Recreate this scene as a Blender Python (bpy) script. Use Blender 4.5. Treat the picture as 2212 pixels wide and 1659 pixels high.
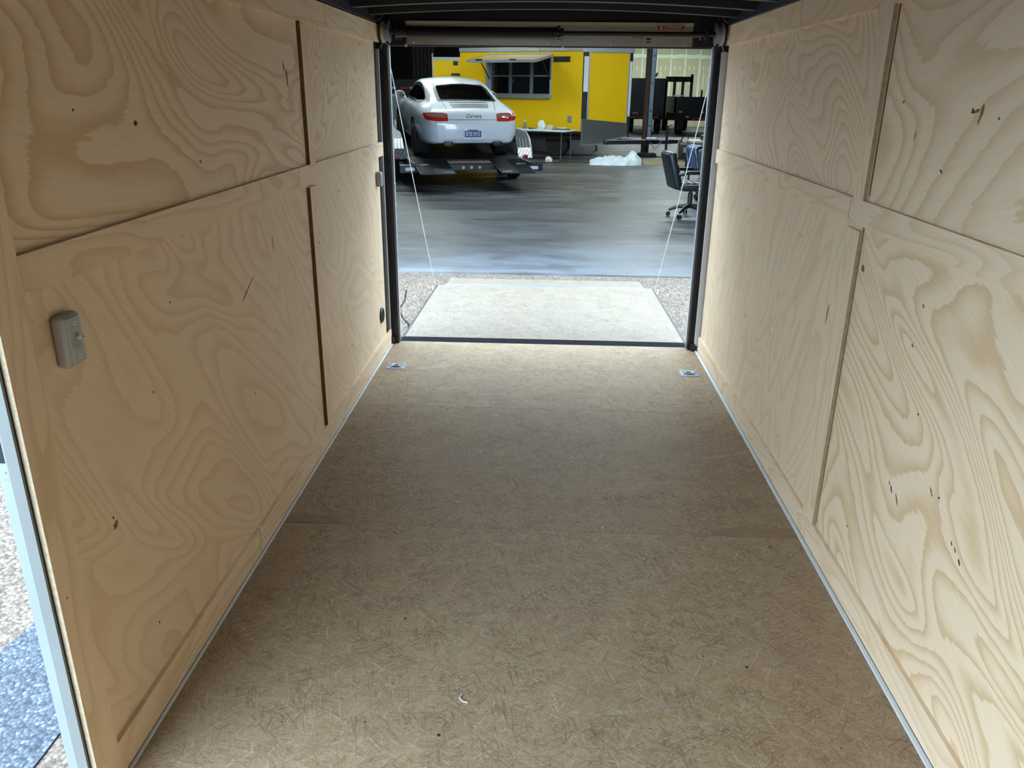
import bpy, bmesh, math, random
from mathutils import Vector, Matrix, Euler
from mathutils.bvhtree import BVHTree
import mathutils.geometry as mg
random.seed(7)
for o in list(bpy.data.objects): bpy.data.objects.remove(o)
SC = bpy.context.scene
COL = SC.collection
PI = math.pi

# ------------------------------------------------------------------ camera
F_PX, PITCH, YAW, ROLL, CX, CZ = 1714.83, .355357, .0398274, .0114449, -.003948, 1.587446
cp, sp, cy, sy = math.cos(PITCH), math.sin(PITCH), math.cos(YAW), math.sin(YAW)
fwd = Vector((-sy*cp, cy*cp, -sp)); rgt = Vector((cy, sy, 0)); upv = rgt.cross(fwd)
r2 = math.cos(ROLL)*rgt + math.sin(ROLL)*upv; u2 = -math.sin(ROLL)*rgt + math.cos(ROLL)*upv
cam = bpy.data.cameras.new('camera'); co = bpy.data.objects.new('camera', cam); COL.objects.link(co)
m = Matrix((r2, u2, -fwd)).transposed().to_4x4(); m.translation = (CX, 0, CZ); co.matrix_world = m
cam.sensor_width = 36; cam.lens = 36*F_PX/2212; cam.clip_start = .02; cam.clip_end = 200
SC.camera = co

# ------------------------------------------------------------------ sky and exposure
W = bpy.data.worlds.new('overcast_sky'); SC.world = W; W.use_nodes = True
bg = W.node_tree.nodes['Background']; bg.inputs[0].default_value = (.59, .79, 1.0, 1); bg.inputs[1].default_value = 1.0
SC.view_settings.view_transform = 'Standard'; SC.view_settings.look = 'None'
SC.view_settings.gamma = 1; SC.view_settings.use_curve_mapping = False
SC.view_settings.exposure = 3.88
SHOP_W = 8.0       # watts of each fluorescent strip in the shop

# ------------------------------------------------------------------ node helpers
class NT:
    def __init__(s, name):
        s.m = bpy.data.materials.new(name); s.m.use_nodes = True; s.t = s.m.node_tree
        s.b = s.t.nodes['Principled BSDF']; s.out = s.t.nodes['Material Output']
    def n(s, typ, **kw):
        x = s.t.nodes.new(typ)
        for k, v in kw.items(): setattr(x, k, v)
        return x
    def l(s, a, b): s.t.links.new(a, b)
    def put(s, sock, v):
        if hasattr(v, 'is_output'): s.l(v, sock)
        else: sock.default_value = v
    def math(s, op, a, b=0, c=0, clamp=False):
        x = s.n('ShaderNodeMath', operation=op, use_clamp=clamp)
        s.put(x.inputs[0], a); s.put(x.inputs[1], b); s.put(x.inputs[2], c); return x.outputs[0]
    def pos(s): return s.n('ShaderNodeNewGeometry').outputs['Position']
    def obj(s): return s.n('ShaderNodeTexCoord').outputs['Object']
    def map(s, v, scale=(1,1,1), rot=(0,0,0), loc=(0,0,0)):
        if any(rot) and tuple(scale) != (1, 1, 1): v = s.map(v, rot=rot); rot = (0, 0, 0)     # turn first, stretch after
        x = s.n('ShaderNodeMapping'); s.l(v, x.inputs['Vector'])
        x.inputs['Scale'].default_value = scale; x.inputs['Rotation'].default_value = rot; x.inputs['Location'].default_value = loc
        return x.outputs[0]
    def noise(s, v, scale=1, detail=2, rough=.5, dist=0, col=False):
        x = s.n('ShaderNodeTexNoise'); s.l(v, x.inputs['Vector'])
        x.inputs['Scale'].default_value = scale; x.inputs['Detail'].default_value = detail
        x.inputs['Roughness'].default_value = rough; x.inputs['Distortion'].default_value = dist
        return x.outputs['Color' if col else 'Fac']
    def voro(s, v, scale=1, feature='F1'):
        x = s.n('ShaderNodeTexVoronoi', feature=feature); s.l(v, x.inputs['Vector']); x.inputs['Scale'].default_value = scale
        return x
    def ramp(s, f, stops, interp='LINEAR'):
        x = s.n('ShaderNodeValToRGB'); s.put(x.inputs[0], f); r = x.color_ramp; r.interpolation = interp
        while len(r.elements) < len(stops): r.elements.new(.5)
        for e, (p, c) in zip(r.elements, stops):
            e.position = p; e.color = tuple(c)+(1,) if not isinstance(c, (int, float)) else (c, c, c, 1)
        return x.outputs[0]
    def mix(s, f, a, b, mode='MIX'):
        x = s.n('ShaderNodeMix', data_type='RGBA', blend_type=mode)
        s.put(x.inputs[0], f)
        for i, v in ((6, a), (7, b)):
            if hasattr(v, 'is_output'): s.l(v, x.inputs[i])
            else: x.inputs[i].default_value = tuple(v)+(1,) if len(v) == 3 else v
        return x.outputs[2]
    def sep(s, v):
        x = s.n('ShaderNodeSeparateXYZ'); s.l(v, x.inputs[0]); return x.outputs
    def comb(s, a, b, c=0):
        x = s.n('ShaderNodeCombineXYZ'); s.put(x.inputs[0], a); s.put(x.inputs[1], b); s.put(x.inputs[2], c); return x.outputs[0]
    def col(s, c): s.put(s.b.inputs['Base Color'], tuple(c)+(1,) if isinstance(c, tuple) and len(c) == 3 else c)
    def bump(s, h, strength=.3, dist=.01):
        x = s.n('ShaderNodeBump'); s.l(h, x.inputs['Height']); x.inputs['Strength'].default_value = strength
        x.inputs['Distance'].default_value = dist; s.l(x.outputs[0], s.b.inputs['Normal'])
    def set(s, rough=.5, metal=0, spec=.5, **kw):
        s.put(s.b.inputs['Roughness'], rough); s.put(s.b.inputs['Metallic'], metal); s.b.inputs['Specular IOR Level'].default_value = spec
        for k, v in kw.items(): s.b.inputs[k].default_value = v
        return s.m

def plain(name, c, rough=.5, metal=0, spec=.5, var=.12, vs=6, **kw):
    """one colour with a faint uneven wear"""
    t = NT(name); f = t.noise(t.obj(), vs, 4, .6)
    lo = tuple(v*(1-var) for v in c); hi = tuple(min(1, v*(1+var)) for v in c)
    t.col(t.mix(f, lo, hi)); return t.set(rough, metal, spec, **kw)

_ply = {}
def ply(seed, angle=0., stretch=3., freq=9., contrast=1., scale=1., plane='YZ'):
    """rotary cut pine plywood: contour bands of a smooth field, along the sheet"""
    key = (seed, angle, stretch, freq, contrast, scale, plane)
    if key in _ply: return _ply[key]
    t = NT('plywood'); x, y, z = t.sep(t.pos())
    uv = t.comb(y, z, seed*7.31) if plane == 'YZ' else t.comb(x, y, seed*7.31)
    base = t.map(uv, (1, 1, 1), (0, 0, angle))
    big = t.noise(t.map(base, (1.1*scale, 1.1*scale*stretch, 1)), 1.0, 1.2, .45, .55)
    jag = t.noise(t.map(base, (5, 75, 1)), 1.0, 3, .6)
    wob = t.noise(t.map(base, (4, 9, 1)), 1.0, 3, .6)
    v = t.math('MULTIPLY', big, freq*2.5)
    v = t.math('ADD', v, t.math('MULTIPLY', jag, .35)); v = t.math('ADD', v, t.math('MULTIPLY', wob, .70))
    fr = t.math('FRACT', v)
    L = (.83, .63, .42); M = (.775, .56, .345); D = (.66, .45, .245)
    def k(c): return tuple(l+(a-l)*contrast for a, l in zip(c, L))
    c = t.ramp(fr, [(0, L), (.38, k(L)), (.62, k(M)), (.86, k(D)), (.93, k(D)), (.985, L)])
    fine = t.noise(t.map(base, (6, 170, 1)), 1.0, 3, .65)
    c = t.mix(t.math('MULTIPLY', t.math('SUBTRACT', fine, .38), .75, clamp=True), c, (.62, .43, .255))
    blot = t.noise(t.map(base, (1, 1, 1)), 1.6, 3, .55)
    c = t.mix(t.math('MULTIPLY', t.math('SUBTRACT', blot, .45), 1.1, clamp=True), c, (.80, .60, .435))
    # small bark specks and a few knots
    vo = t.voro(t.map(base, (1, 1.7, 1)), 5.5)
    r, g, b2 = t.sep(vo.outputs['Color'])
    speck = t.math('MULTIPLY', t.math('LESS_THAN', vo.outputs['Distance'], .045), t.math('GREATER_THAN', r, .62))
    c = t.mix(t.math('MULTIPLY', speck, .8), c, (.07, .035, .015))
    t.col(c); t.bump(fine, .10, .002)
    _ply[key] = t.set(.62, 0, .25); return t.m

OSB_K = .66
def osb(seed, tint=(1, 1, 1), bright=1.):
    """strand board: thin flakes in layers, each layer turned another way"""
    t = NT('strand_board'); x, y, z = t.sep(t.pos()); base = t.comb(x, y, 0)
    pal = [(0, (.40, .27, .155)), (.15, (.47, .335, .205)), (.5, (.53, .395, .25)), (.85, (.585, .45, .30)), (1, (.69, .565, .41))]
    wob = t.noise(base, 14, 2, .5, col=True)
    x2 = t.n('ShaderNodeVectorMath', operation='SCALE'); t.l(wob, x2.inputs[0]); x2.inputs['Scale'].default_value = .012
    x3 = t.n('ShaderNodeVectorMath', operation='ADD'); t.l(base, x3.inputs[0]); t.l(x2.outputs[0], x3.inputs[1]); p = x3.outputs[0]
    cols = []
    for i, (a, ln, wd) in enumerate(((.10, .050, .0036), (-.50, .048, .0034), (.55, .048, .0034), (-1.1, .042, .0034), (1.3, .042, .0034), (-.06, .065, .0042))):
        vo = t.voro(t.map(p, (1/ln, 1/wd, 1), (0, 0, a), (seed*3.7+i*11.3, seed*1.9+i*5.1, 0)), 1)
        r, g, b = t.sep(vo.outputs['Color']); cols.append((t.ramp(r, pal), g))
    c = cols[5][0]
    for i, th in ((0, .40), (1, .66), (2, .68), (3, .82), (4, .86)): c = t.mix(t.math('GREATER_THAN', cols[i][1], th), c, cols[i][0])
    # thin dark slivers between flakes
    for i, (a, sx, sy_, wd, st) in enumerate(((.1, 9, 100, .018, .5), (-.6, 8, 75, .016, .6), (.75, 8, 75, .016, .6), (1.4, 7, 60, .014, .6))):
        nz_ = t.noise(t.map(p, (sx, sy_, 1), (0, 0, a), (seed+i*4, i*9, 0)), 1, 1, .5)
        ln_ = t.math('LESS_THAN', t.math('ABSOLUTE', t.math('SUBTRACT', nz_, .5)), wd)
        msk = t.math('GREATER_THAN', t.noise(t.map(p, (7, 7, 1), (0, 0, 0), (seed*2+i*3, 5, 0)), 1, 2, .5), .52)
        c = t.mix(t.math('MULTIPLY', t.math('MULTIPLY', ln_, msk), st), c, (.26, .175, .105))
    bl = t.noise(base, 1.6, 4, .6)
    c = t.mix(t.math('MULTIPLY', t.math('SUBTRACT', bl, .46), 1.3, clamp=True), c, (.47, .345, .25))
    vo = t.voro(t.map(base, (1, 2.2, 1), (0, 0, .3), (seed, 0, 0)), 10); r, g, b = t.sep(vo.outputs['Color'])
    c = t.mix(t.math('MULTIPLY', t.math('MULTIPLY', t.math('LESS_THAN', vo.outputs['Distance'], .05), t.math('GREATER_THAN', r, .72)), .85), c, (.05, .035, .025))
    sc_ = t.noise(t.map(base, (2.2, 11, 1), (0, 0, -.2), (seed*2, 3, 0)), 1, 3, .6)
    c = t.mix(t.math('MULTIPLY', t.math('SUBTRACT', sc_, .64), 5, clamp=True), c, (.62, .60, .56))
    gry = t.noise(t.map(base, (1.8, 9, 1), (0, 0, .1), (seed*5, 8, 0)), 1, 3, .6)
    c = t.mix(t.math('MULTIPLY', t.math('SUBTRACT', gry, .68), 5, clamp=True), c, (.30, .28, .27))
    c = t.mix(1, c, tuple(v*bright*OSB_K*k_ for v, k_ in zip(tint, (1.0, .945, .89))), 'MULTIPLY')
    t.col(c); return t.set(.6, 0, .3)

def diamond(name, s=22, c=(.62, .66, .70)):
    t = NT(name); o = t.obj(); x, y, z = t.sep(o)
    u = t.math('ADD', x, y); 
    a = t.math('ABSOLUTE', t.math('SINE', t.math('MULTIPLY', t.math('ADD', u, z), s*PI)))
    b = t.math('ABSOLUTE', t.math('SINE', t.math('MULTIPLY', t.math('SUBTRACT', u, z), s*PI)))
    h = t.math('GREATER_THAN', t.math('MULTIPLY', a, b), .50)
    t.col(t.mix(h, tuple(v*.28 for v in c), c)); t.bump(h, .6, .004); return t.set(.32, .9)

# ------------------------------------------------------------------ mesh helpers
class MB:
    """collects faces in world or thing space, becomes ONE mesh object"""
    def __init__(s): s.v = []; s.f = []; s.mi = []
    def add(s, vs, fs, mi=0):
        k = len(s.v); s.v += [tuple(v) for v in vs]; s.f += [tuple(i+k for i in f) for f in fs]; s.mi += [mi]*len(fs); return s
    def box(s, x0, x1, y0, y1, z0, z1, M=None, mi=0, ymi=None):
        vs = [Vector((x, y, z)) for z in (z0, z1) for y in (y0, y1) for x in (x0, x1)]
        if M is not None: vs = [M @ v for v in vs]
        fs = [(0, 2, 3, 1), (4, 5, 7, 6), (0, 4, 6, 2), (1, 3, 7, 5)]; s.add(vs, fs, mi)
        k = len(s.v)-8; s.f += [(k, k+1, k+5, k+4), (k+2, k+6, k+7, k+3)]; s.mi += [mi if ymi is None else ymi]*2; return s
    def rbox(s, x0, x1, y0, y1, z0, z1, r=.01, seg=2, M=None, mi=0):
        bm = bmesh.new(); bmesh.ops.create_cube(bm, size=1)
        for v in bm.verts: v.co = Vector(((x0+x1)/2+v.co.x*(x1-x0), (y0+y1)/2+v.co.y*(y1-y0), (z0+z1)/2+v.co.z*(z1-z0)))
        bmesh.ops.bevel(bm, geom=list(bm.edges), offset=r, segments=seg, affect='EDGES', profile=.5)
        s.bm(bm, M, mi); return s
    def bm(s, bm, M=None, mi=0):
        bm.verts.index_update(); s.add([(M @ v.co) if M is not None else v.co.copy() for v in bm.verts], [[v.index for v in f.verts] for f in bm.faces], mi); bm.free()
    def tube(s, pts, r, n=8, closed=False, cap=True, mi=0):
        pts = [Vector(p) for p in pts]; N = len(pts); rr = r if isinstance(r, (list, tuple)) else [r]*N
        rings = []; prev = None
        for i, p in enumerate(pts):
            if closed: d = pts[(i+1) % N]-pts[i-1]
            else: d = pts[min(i+1, N-1)]-pts[max(i-1, 0)]
            d.normalize()
            if prev is None: a = d.orthogonal().normalized()
            else:
                a = prev-d*prev.dot(d); a = a.normalized() if a.length > 1e-6 else d.orthogonal().normalized()
            prev = a; b = d.cross(a)
            rings.append([p+rr[i]*(a*math.cos(2*PI*k/n)+b*math.sin(2*PI*k/n)) for k in range(n)])
        vs = [v for q in rings for v in q]; fs = []
        for i in range(N if closed else N-1):
            j = (i+1) % N
            fs += [(i*n+k, i*n+(k+1) % n, j*n+(k+1) % n, j*n+k) for k in range(n)]
        if cap and not closed: fs += [tuple(range(n))[::-1], tuple((N-1)*n+k for k in range(n))]
        s.add(vs, fs, mi); return s
    def cyl(s, a, b, r, n=16, mi=0): return s.tube([a, b], r, n, mi=mi)
    def lathe(s, prof, o, axis, n=24, mi=0):
        """prof: (distance along axis, radius)"""
        o = Vector(o); ax = Vector(axis).normalized(); u = ax.orthogonal().normalized(); w = ax.cross(u); vs = []; fs = []
        for d, r in prof:
            vs += [o+ax*d+r*(u*math.cos(2*PI*k/n)+w*math.sin(2*PI*k/n)) for k in range(n)]
        for i in range(len(prof)-1): fs += [(i*n+k, i*n+(k+1) % n, (i+1)*n+(k+1) % n, (i+1)*n+k) for k in range(n)]
        fs += [tuple(range(n))[::-1], tuple((len(prof)-1)*n+k for k in range(n))]
        s.add(vs, fs, mi); return s
    def prism(s, poly, d0, d1, fn, mi=0):
        """poly 2-D outline; fn(u, v, d) -> point"""
        n = len(poly); vs = [fn(u, v, d0) for u, v in poly]+[fn(u, v, d1) for u, v in poly]
        fs = [tuple(range(n))[::-1], tuple(range(n, 2*n))]+[(i, (i+1) % n, n+(i+1) % n, n+i) for i in range(n)]
        s.add(vs, fs, mi); return s
    def grid(s, P, mi=0, wrap=False):
        nu, nv = len(P), len(P[0]); vs = [p for r in P for p in r]
        fs = [(i*nv+j, i*nv+j+1, (i+1)*nv+j+1, (i+1)*nv+j) for i in range(nu-1) for j in range(nv-1)]
        s.add(vs, fs, mi); return s
    def mesh(s, name, mats, smooth=False):
        me = bpy.data.meshes.new(name); me.from_pydata([tuple(v) for v in s.v], [], s.f)
        for q in (mats if isinstance(mats, (list, tuple)) else [mats]): me.materials.append(q)
        me.polygons.foreach_set('material_index', s.mi)
        bm = bmesh.new(); bm.from_mesh(me); bmesh.ops.recalc_face_normals(bm, faces=bm.faces); bm.to_mesh(me); bm.free()
        if smooth:
            me.polygons.foreach_set('use_smooth', [True]*len(me.polygons))
            try: me.set_sharp_from_angle(angle=math.radians(38))
            except Exception: pass
        me.update(); return me
    def build(s, name, mats, parent=None, smooth=False, label=None):
        o = bpy.data.objects.new(name, s.mesh(name, mats, smooth)); COL.objects.link(o)
        if parent is not None: o.parent = parent
        if label: o['label'] = label
        return o
def tag(o, label, cat, group=None, kind=None):
    if label: o['label'] = label
    if cat: o['category'] = cat
    if group: o['group'] = group
    if kind: o['kind'] = kind
    return o
def struct(o, label=None):
    o['kind'] = 'structure'
    if label: o['label'] = label
    return o
def empty(name, loc=(0, 0, 0), rot=(0, 0, 0)):
    o = bpy.data.objects.new(name, None); COL.objects.link(o); o.location = loc; o.rotation_euler = rot; o.empty_display_size = .1
    return o
def thing(name, label, cat, loc=(0, 0, 0), rot=(0, 0, 0), group=None): return tag(empty(name, loc, rot), label, cat, group)
def copy_tree(o, parent=None):
    c = o.copy(); COL.objects.link(c); c.parent = parent
    for ch in list(o.children): copy_tree(ch, c)
    return c
def text(name, body, mat, M, size, parent=None, align='CENTER', depth=.0015, squash=1., shear=0., spacing=1.):
    cu = bpy.data.curves.new(name, 'FONT'); cu.body = body; cu.size = size; cu.align_x = align; cu.align_y = 'CENTER'; cu.extrude = depth
    cu.shear = shear; cu.space_character = spacing; cu.resolution_u = 3
    tmp = bpy.data.objects.new(name, cu); COL.objects.link(tmp)
    dg = bpy.context.evaluated_depsgraph_get(); me = bpy.data.meshes.new_from_object(tmp.evaluated_get(dg))
    COL.objects.unlink(tmp); bpy.data.objects.remove(tmp)
    me.transform(M @ Matrix.Diagonal((squash, 1, 1, 1))); me.materials.clear(); me.materials.append(mat)
    o = bpy.data.objects.new(name, me); COL.objects.link(o)
    if parent is not None: o.parent = parent
    return o
def frame(o, x, y):      # matrix with local x, local y given, z = x cross y
    x = Vector(x).normalized(); y = Vector(y).normalized(); z = x.cross(y)
    M_ = Matrix((x, y, z)).transposed().to_4x4(); M_.translation = o; return M_
# ------------------------------------------------------------------ shared materials
M_BLACK = plain('black_steel', (.012, .012, .014), .42, 0, .5)
M_BLACKR = plain('black_rough', (.014, .014, .015), .75, 0, .3)
M_ROOF = plain('dark_roof_sheet', (.005, .005, .006), .6, 0, .4)
M_BOW = plain('grey_roof_bow', (.035, .037, .04), .45, .2)
M_FLANGE = plain('light_grey_flange', (.60, .62, .65), .5)
M_GALV = plain('galvanised_steel', (.36, .38, .41), .45, .75, var=.2, vs=14)
M_GREYP = plain('grey_primer_steel', (.34, .355, .38), .5, .3)
M_ALU = plain('aluminium', (.62, .64, .66), .38, .85)
M_ALUM = plain('matt_aluminium', (.46, .47, .45), .55, .5)
M_HEAD = plain('brushed_header_sheet', (.50, .46, .40), .34, .85, var=.06, vs=2)
M_WHITE = plain('white_plastic', (.72, .71, .68), .45)
M_GREYPL = plain('grey_plastic', (.40, .39, .36), .5)
M_WSTRIP = plain('white_floor_strip', (.75, .78, .80), .5)
M_CABLE = plain('steel_cable', (.62, .62, .60), .4, .5)
M_EDGE = plain('shaded_plywood_edge', (.20, .115, .05), .8, 0, .2, var=.5, vs=60)  # brown laminations with the shading of the left battens painted in
M_EDGE2 = plain('lit_plywood_edge', (.40, .28, .165), .8, 0, .2, var=.5, vs=60)  # lit copy of the edge brown, side door light painted in, right battens
M_EDGE3 = plain('fresh_plywood_edge', (.50, .39, .26), .8, 0, .2, var=.45, vs=90)
M_JAMB = plain('dull_jamb', (.17, .17, .155), .6)
M_FLASH = plain('silver_flange', (.27, .29, .31), .5, .2)
M_SILL = plain('sill_black', (.008, .009, .012), .9, 0, .08)
M_RUB = plain('black_rubber', (.012, .012, .013), .8, 0, .3)
M_PAPER = plain('white_sticker', (.50, .46, .42), .5)
M_RED = plain('red_sticker', (.42, .022, .025), .5)
M_DARKTXT = plain('dark_print', (.02, .02, .025), .6)
M_WTXT = plain('white_print', (.75, .75, .75), .6)
M_ZINC = plain('zinc_plate', (.50, .58, .66), .3, .9)

# ------------------------------------------------------------------ ground outside
def gravel(name, pal, scale, jit=.25, rough=.8, relief=.5):
    t = NT(name); p = t.pos(); vo = t.voro(p, scale); r, g, b = t.sep(vo.outputs['Color'])
    c = t.ramp(r, pal); d = vo.outputs['Distance']
    c = t.mix(t.math('MULTIPLY', t.math('SUBTRACT', d, .42), 2.0, clamp=True), c, tuple(v*.45 for v in pal[0][1]))
    bl = t.noise(p, 1.2, 4, .6); c = t.mix(t.math('MULTIPLY', bl, jit), c, pal[-1][1])
    t.col(c); t.bump(t.math('SUBTRACT', 1, d), relief, .012); return t.set(rough, 0, .3)
M_APRON = gravel('exposed_aggregate', [(0, (.075, .05, .033)), (.4, (.125, .088, .062)), (.75, (.165, .122, .09)), (1, (.22, .18, .145))], 62)
M_ASPH = gravel('blue_grey_chippings', [(0, (.03, .035, .045)), (.45, (.052, .06, .075)), (.8, (.075, .085, .105)), (1, (.15, .165, .19))], 75, .15)
def gz(y):
    if y <= 4.4: return -.5
    if y >= 7.3: return -.115
    t = (y-4.4)/2.9; return -.5+.385*t
YS = [-30, -8, 0, 2, 3.4, 4.4, 5, 5.6, 6.2, 6.8, 7.3, 7.66]
g = MB(); XS = [-40, -12, -2.07, 0, 2, 12, 40]
P = [[Vector((x, y, gz(y))) for x in XS] for y in YS]; g.grid(P)
gr = struct(g.build('ground', M_APRON), 'tan exposed aggregate apron sloping up to the shop')
# darker chippings start along a ragged line left of the side door
edge = [(-1.62, 2.95), (-1.83, 2.80), (-2.0, 2.70), (-2.06, 2.66), (-2.075, 2.56), (-2.09, 2.46), (-2.16, 2.36), (-2.35, 2.22), (-2.7, 2.10), (-3.6, 1.9), (-6, 1.7), (-14, 1.2)]
g = MB(); top = [Vector((x, y, -.492)) for x, y in edge]; bot = [Vector((x, -8, -.492)) for x, y in edge]
low = [Vector((x-.004, y+.02, -.503)) for x, y in edge]
g.grid([low, top, bot]); struct(g.build('ground_chippings', M_ASPH), 'blue grey stone chippings beside the trailer')
# crack in the apron beside the ramp
pts = [(-1.26, 7.05), (-1.235, 6.8), (-1.25, 6.62), (-1.19, 6.42), (-1.12, 6.30), (-1.09, 6.12), (-1.04, 6.0), (-1.05, 5.86), (-1.0, 5.7)]
g = MB(); w = .007
g.grid([[Vector((x-w*random.uniform(.6, 1.5), y, gz(y)+.0035)) for x, y in pts], [Vector((x, y+.01, gz(y)+.0045)) for x, y in pts], [Vector((x+w*random.uniform(.6, 1.5), y, gz(y)+.0035)) for x, y in pts]])
g.build('crack', plain('crack_dirt', (.015, .013, .012), .9, 0, .1), gr)

# ------------------------------------------------------------------ shop building
def concrete(name):
    t = NT(name); p = t.pos(); x, y, z = t.sep(p); v = t.comb(x, y, 0)
    a = t.noise(t.map(v, (.35, .9, 1)), 1, 6, .62, .6); b = t.noise(t.map(v, (1.6, 3.2, 1)), 1, 5, .65, .3); c3 = t.noise(v, 22, 3, .6)
    f = t.math('ADD', t.math('MULTIPLY', a, .6), t.math('MULTIPLY', b, .4))
    c = t.ramp(f, [(.38, (.030, .033, .040)), (.47, (.052, .057, .066)), (.54, (.078, .084, .095)), (.63, (.12, .129, .146))])
    oil = t.noise(t.map(v, (.8, 1.5, 1), loc=(4, 2, 0)), 1, 4, .6)
    c = t.mix(t.math('MULTIPLY', t.math('SUBTRACT', oil, .56), 5, clamp=True), c, (.06, .06, .062))
    c = t.mix(t.math('MULTIPLY', c3, .16), c, (.05, .05, .05))
    # scribbled tyre-mark stain just inside the door
    dx = t.math('DIVIDE', t.math('ADD', x, 1.37), .17); dy = t.math('DIVIDE', t.math('SUBTRACT', y, 8.20), .15)
    rr = t.math('ADD', t.math('MULTIPLY', dx, dx), t.math('MULTIPLY', dy, dy))
    sc = t.noise(t.map(v, (9, 14, 1)), 1.6, 4, .7, 2.5)
    st = t.math('MULTIPLY', t.math('LESS_THAN', rr, 1), t.math('GREATER_THAN', t.math('SINE', t.math('MULTIPLY', sc, 40)), .25))
    c = t.mix(t.math('MULTIPLY', st, .95), c, (.018, .021, .028))
    t.col(c); r = t.ramp(b, [(.3, .34), (.7, .58)]); t.bump(c3, .06, .004)
    return t.set(r, 0, .4)
fl = MB(); fl.box(-13, 15, 7.66, 43.2, -.30, -.10); struct(fl.build('floor_shop', concrete('stained_concrete')), 'stained grey concrete slab of the shop')
M_SHOPW = plain('dim_block_wall', (.16, .16, .15), .8)
M_FACADE = plain('metal_siding', (.36, .37, .38), .6)
M_CEIL = plain('dark_shop_ceiling', (.035, .036, .04), .8)
f = MB(); f.box(-20, -1.9, 7.68, 7.95, -.1, 4.8); f.box(1.9, 20, 7.68, 7.95, -.1, 4.8); f.box(-1.9, 1.9, 7.68, 7.95, 2.35, 4.8)
struct(f.build('wall_shop_front', M_FACADE), 'front wall of the shop around its open bay')
f = MB(); f.box(-13.2, -13, 7.95, 43.2, -.1, 4.7); struct(f.build('wall_shop_left', M_SHOPW))
f = MB(); f.box(15, 15.2, 7.95, 43.2, -.1, 4.7); struct(f.build('wall_shop_right', M_SHOPW))
f = MB(); f.box(-13.2, 15.2, 7.95, 43.2, 4.7, 4.8); struct(f.build('ceiling_shop', M_CEIL))
f = MB(); f.box(-13, 3.2, 43, 43.2, -.1, 4.7); f.box(3.2, 15, 43.02, 43.2, -.1, 4.7); wb = struct(f.build('wall_shop_back', plain('dark_back_wall', (.03, .03, .028), .85)), 'back wall of the shop, drywall on its right half')
# drywall sheets with taped joints on the right half of the back wall
M_DRY = plain('bare_drywall', (.42, .40, .25), .8, var=.10, vs=1.5)
M_MUD = plain('joint_compound', (.60, .66, .55), .75)
x0 = 3.2; rows = [(-.1, 1.0), (1.0, 3.22), (3.22, 4.7)]
sheet_w = .71
nx = int((9.2-x0)/sheet_w)
for j, (za, zb) in enumerate(rows):
    for i in range(nx):
        q = MB(); q.box(x0+i*sheet_w+.004, x0+(i+1)*sheet_w-.004, 42.99, 43.02, za+.004, zb-.004); q.build('drywall_sheet', M_DRY, wb)
for i in range(1, nx):
    for j, (za, zb) in enumerate(rows[1:3]):
        w = random.uniform(.022, .045); x = x0+i*sheet_w; q = MB()
        n = 10; L = [Vector((x-w*random.uniform(.7, 1.3), 42.986, za+(zb-za)*k/n)) for k in range(n+1)]; R_ = [Vector((x+w*random.uniform(.7, 1.3), 42.986, za+(zb-za)*k/n)) for k in range(n+1)]
        q.grid([L, R_]); q.build('joint_stripe', M_MUD, wb)
    for k in range(2):
        if random.random() < .6:
            xx = x0+i*sheet_w+sheet_w*(.33+.3*k); zz = 1.6+random.random()*.4; q = MB(); q.box(xx-.018, xx+.018, 42.985, 42.99, zz, zz+random.uniform(.25, .9)); q.build('compound_dab', M_MUD, wb)
        xx = x0+i*sheet_w+sheet_w*(.3+.35*k); q = MB(); q.box(xx-.022, xx+.022, 42.985, 42.99, 2.58, 2.75); q.build('compound_dab', M_MUD, wb)
q = MB(); n = 26
q.grid([[Vector((x0+(9.2-x0)*k/n, 42.984, 3.22-random.uniform(.05, .12))) for k in range(n+1)], [Vector((x0+(9.2-x0)*k/n, 42.984, 3.22+random.uniform(.04, .10))) for k in range(n+1)]])
q.build('joint_stripe', M_MUD, wb)

# fluorescent strips hanging in the shop
M_TUBE = NT('lit_tube'); M_TUBE.b.inputs['Emission Color'].default_value = (.86, 1, .93, 1); M_TUBE.b.inputs['Emission Strength'].default_value = 6; M_TUBE = M_TUBE.m
def strip(x, y, z, ln, rz, label, w=None):
    t = thing('strip_light', label, 'light', (x, y, z), (0, 0, rz), 'strip lights of the shop')
    h = MB(); h.box(-ln/2, ln/2, -.07, .07, 0, .07); h.build('housing', M_WHITE, t)
    for s in (-.035, .035):
        q = MB(); q.cyl((-ln/2+.03, s, -.025), (ln/2-.03, s, -.025), .014, 8); q.build('tube', M_TUBE, t)
    for s in (-1, 1):
        q = MB(); q.cyl((s*ln*.4, 0, .07), (s*ln*.4, 0, 4.68-z), .004, 6); q.build('hanger', M_BLACK, t)
    l = bpy.data.lights.new('strip_lamp', 'AREA'); l.shape = 'RECTANGLE'; l.size = ln; l.size_y = .12; l.energy = w or SHOP_W; l.color = (.84, .98, 1.0)
    o = bpy.data.objects.new('strip_lamp', l); COL.objects.link(o); o.parent = t; o.location = (0, 0, -.045)
for i, (x, y, z, k) in enumerate([(-2.4, 15.6, 4.25, .7), (2.2, 18.2, 4.25, 1.2), (-3.6, 20.5, 4.25, .7), (4.6, 26, 4.25, .6), (6.6, 38.8, 4.25, 1.9), (3.9, 39.5, 4.25, 1.3), (2.5, 13.0, 4.25, 1.0)]):
    strip(x, y, z, 2.4, 0, 'twin tube strip light hanging %s' % ['above the white car', 'in front of the yellow food trailer', 'left of the yellow food trailer', 'right of the yellow food trailer', 'before the right end of the drywall', 'before the left end of the drywall', 'above the office chairs'][i], SHOP_W*k)

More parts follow.
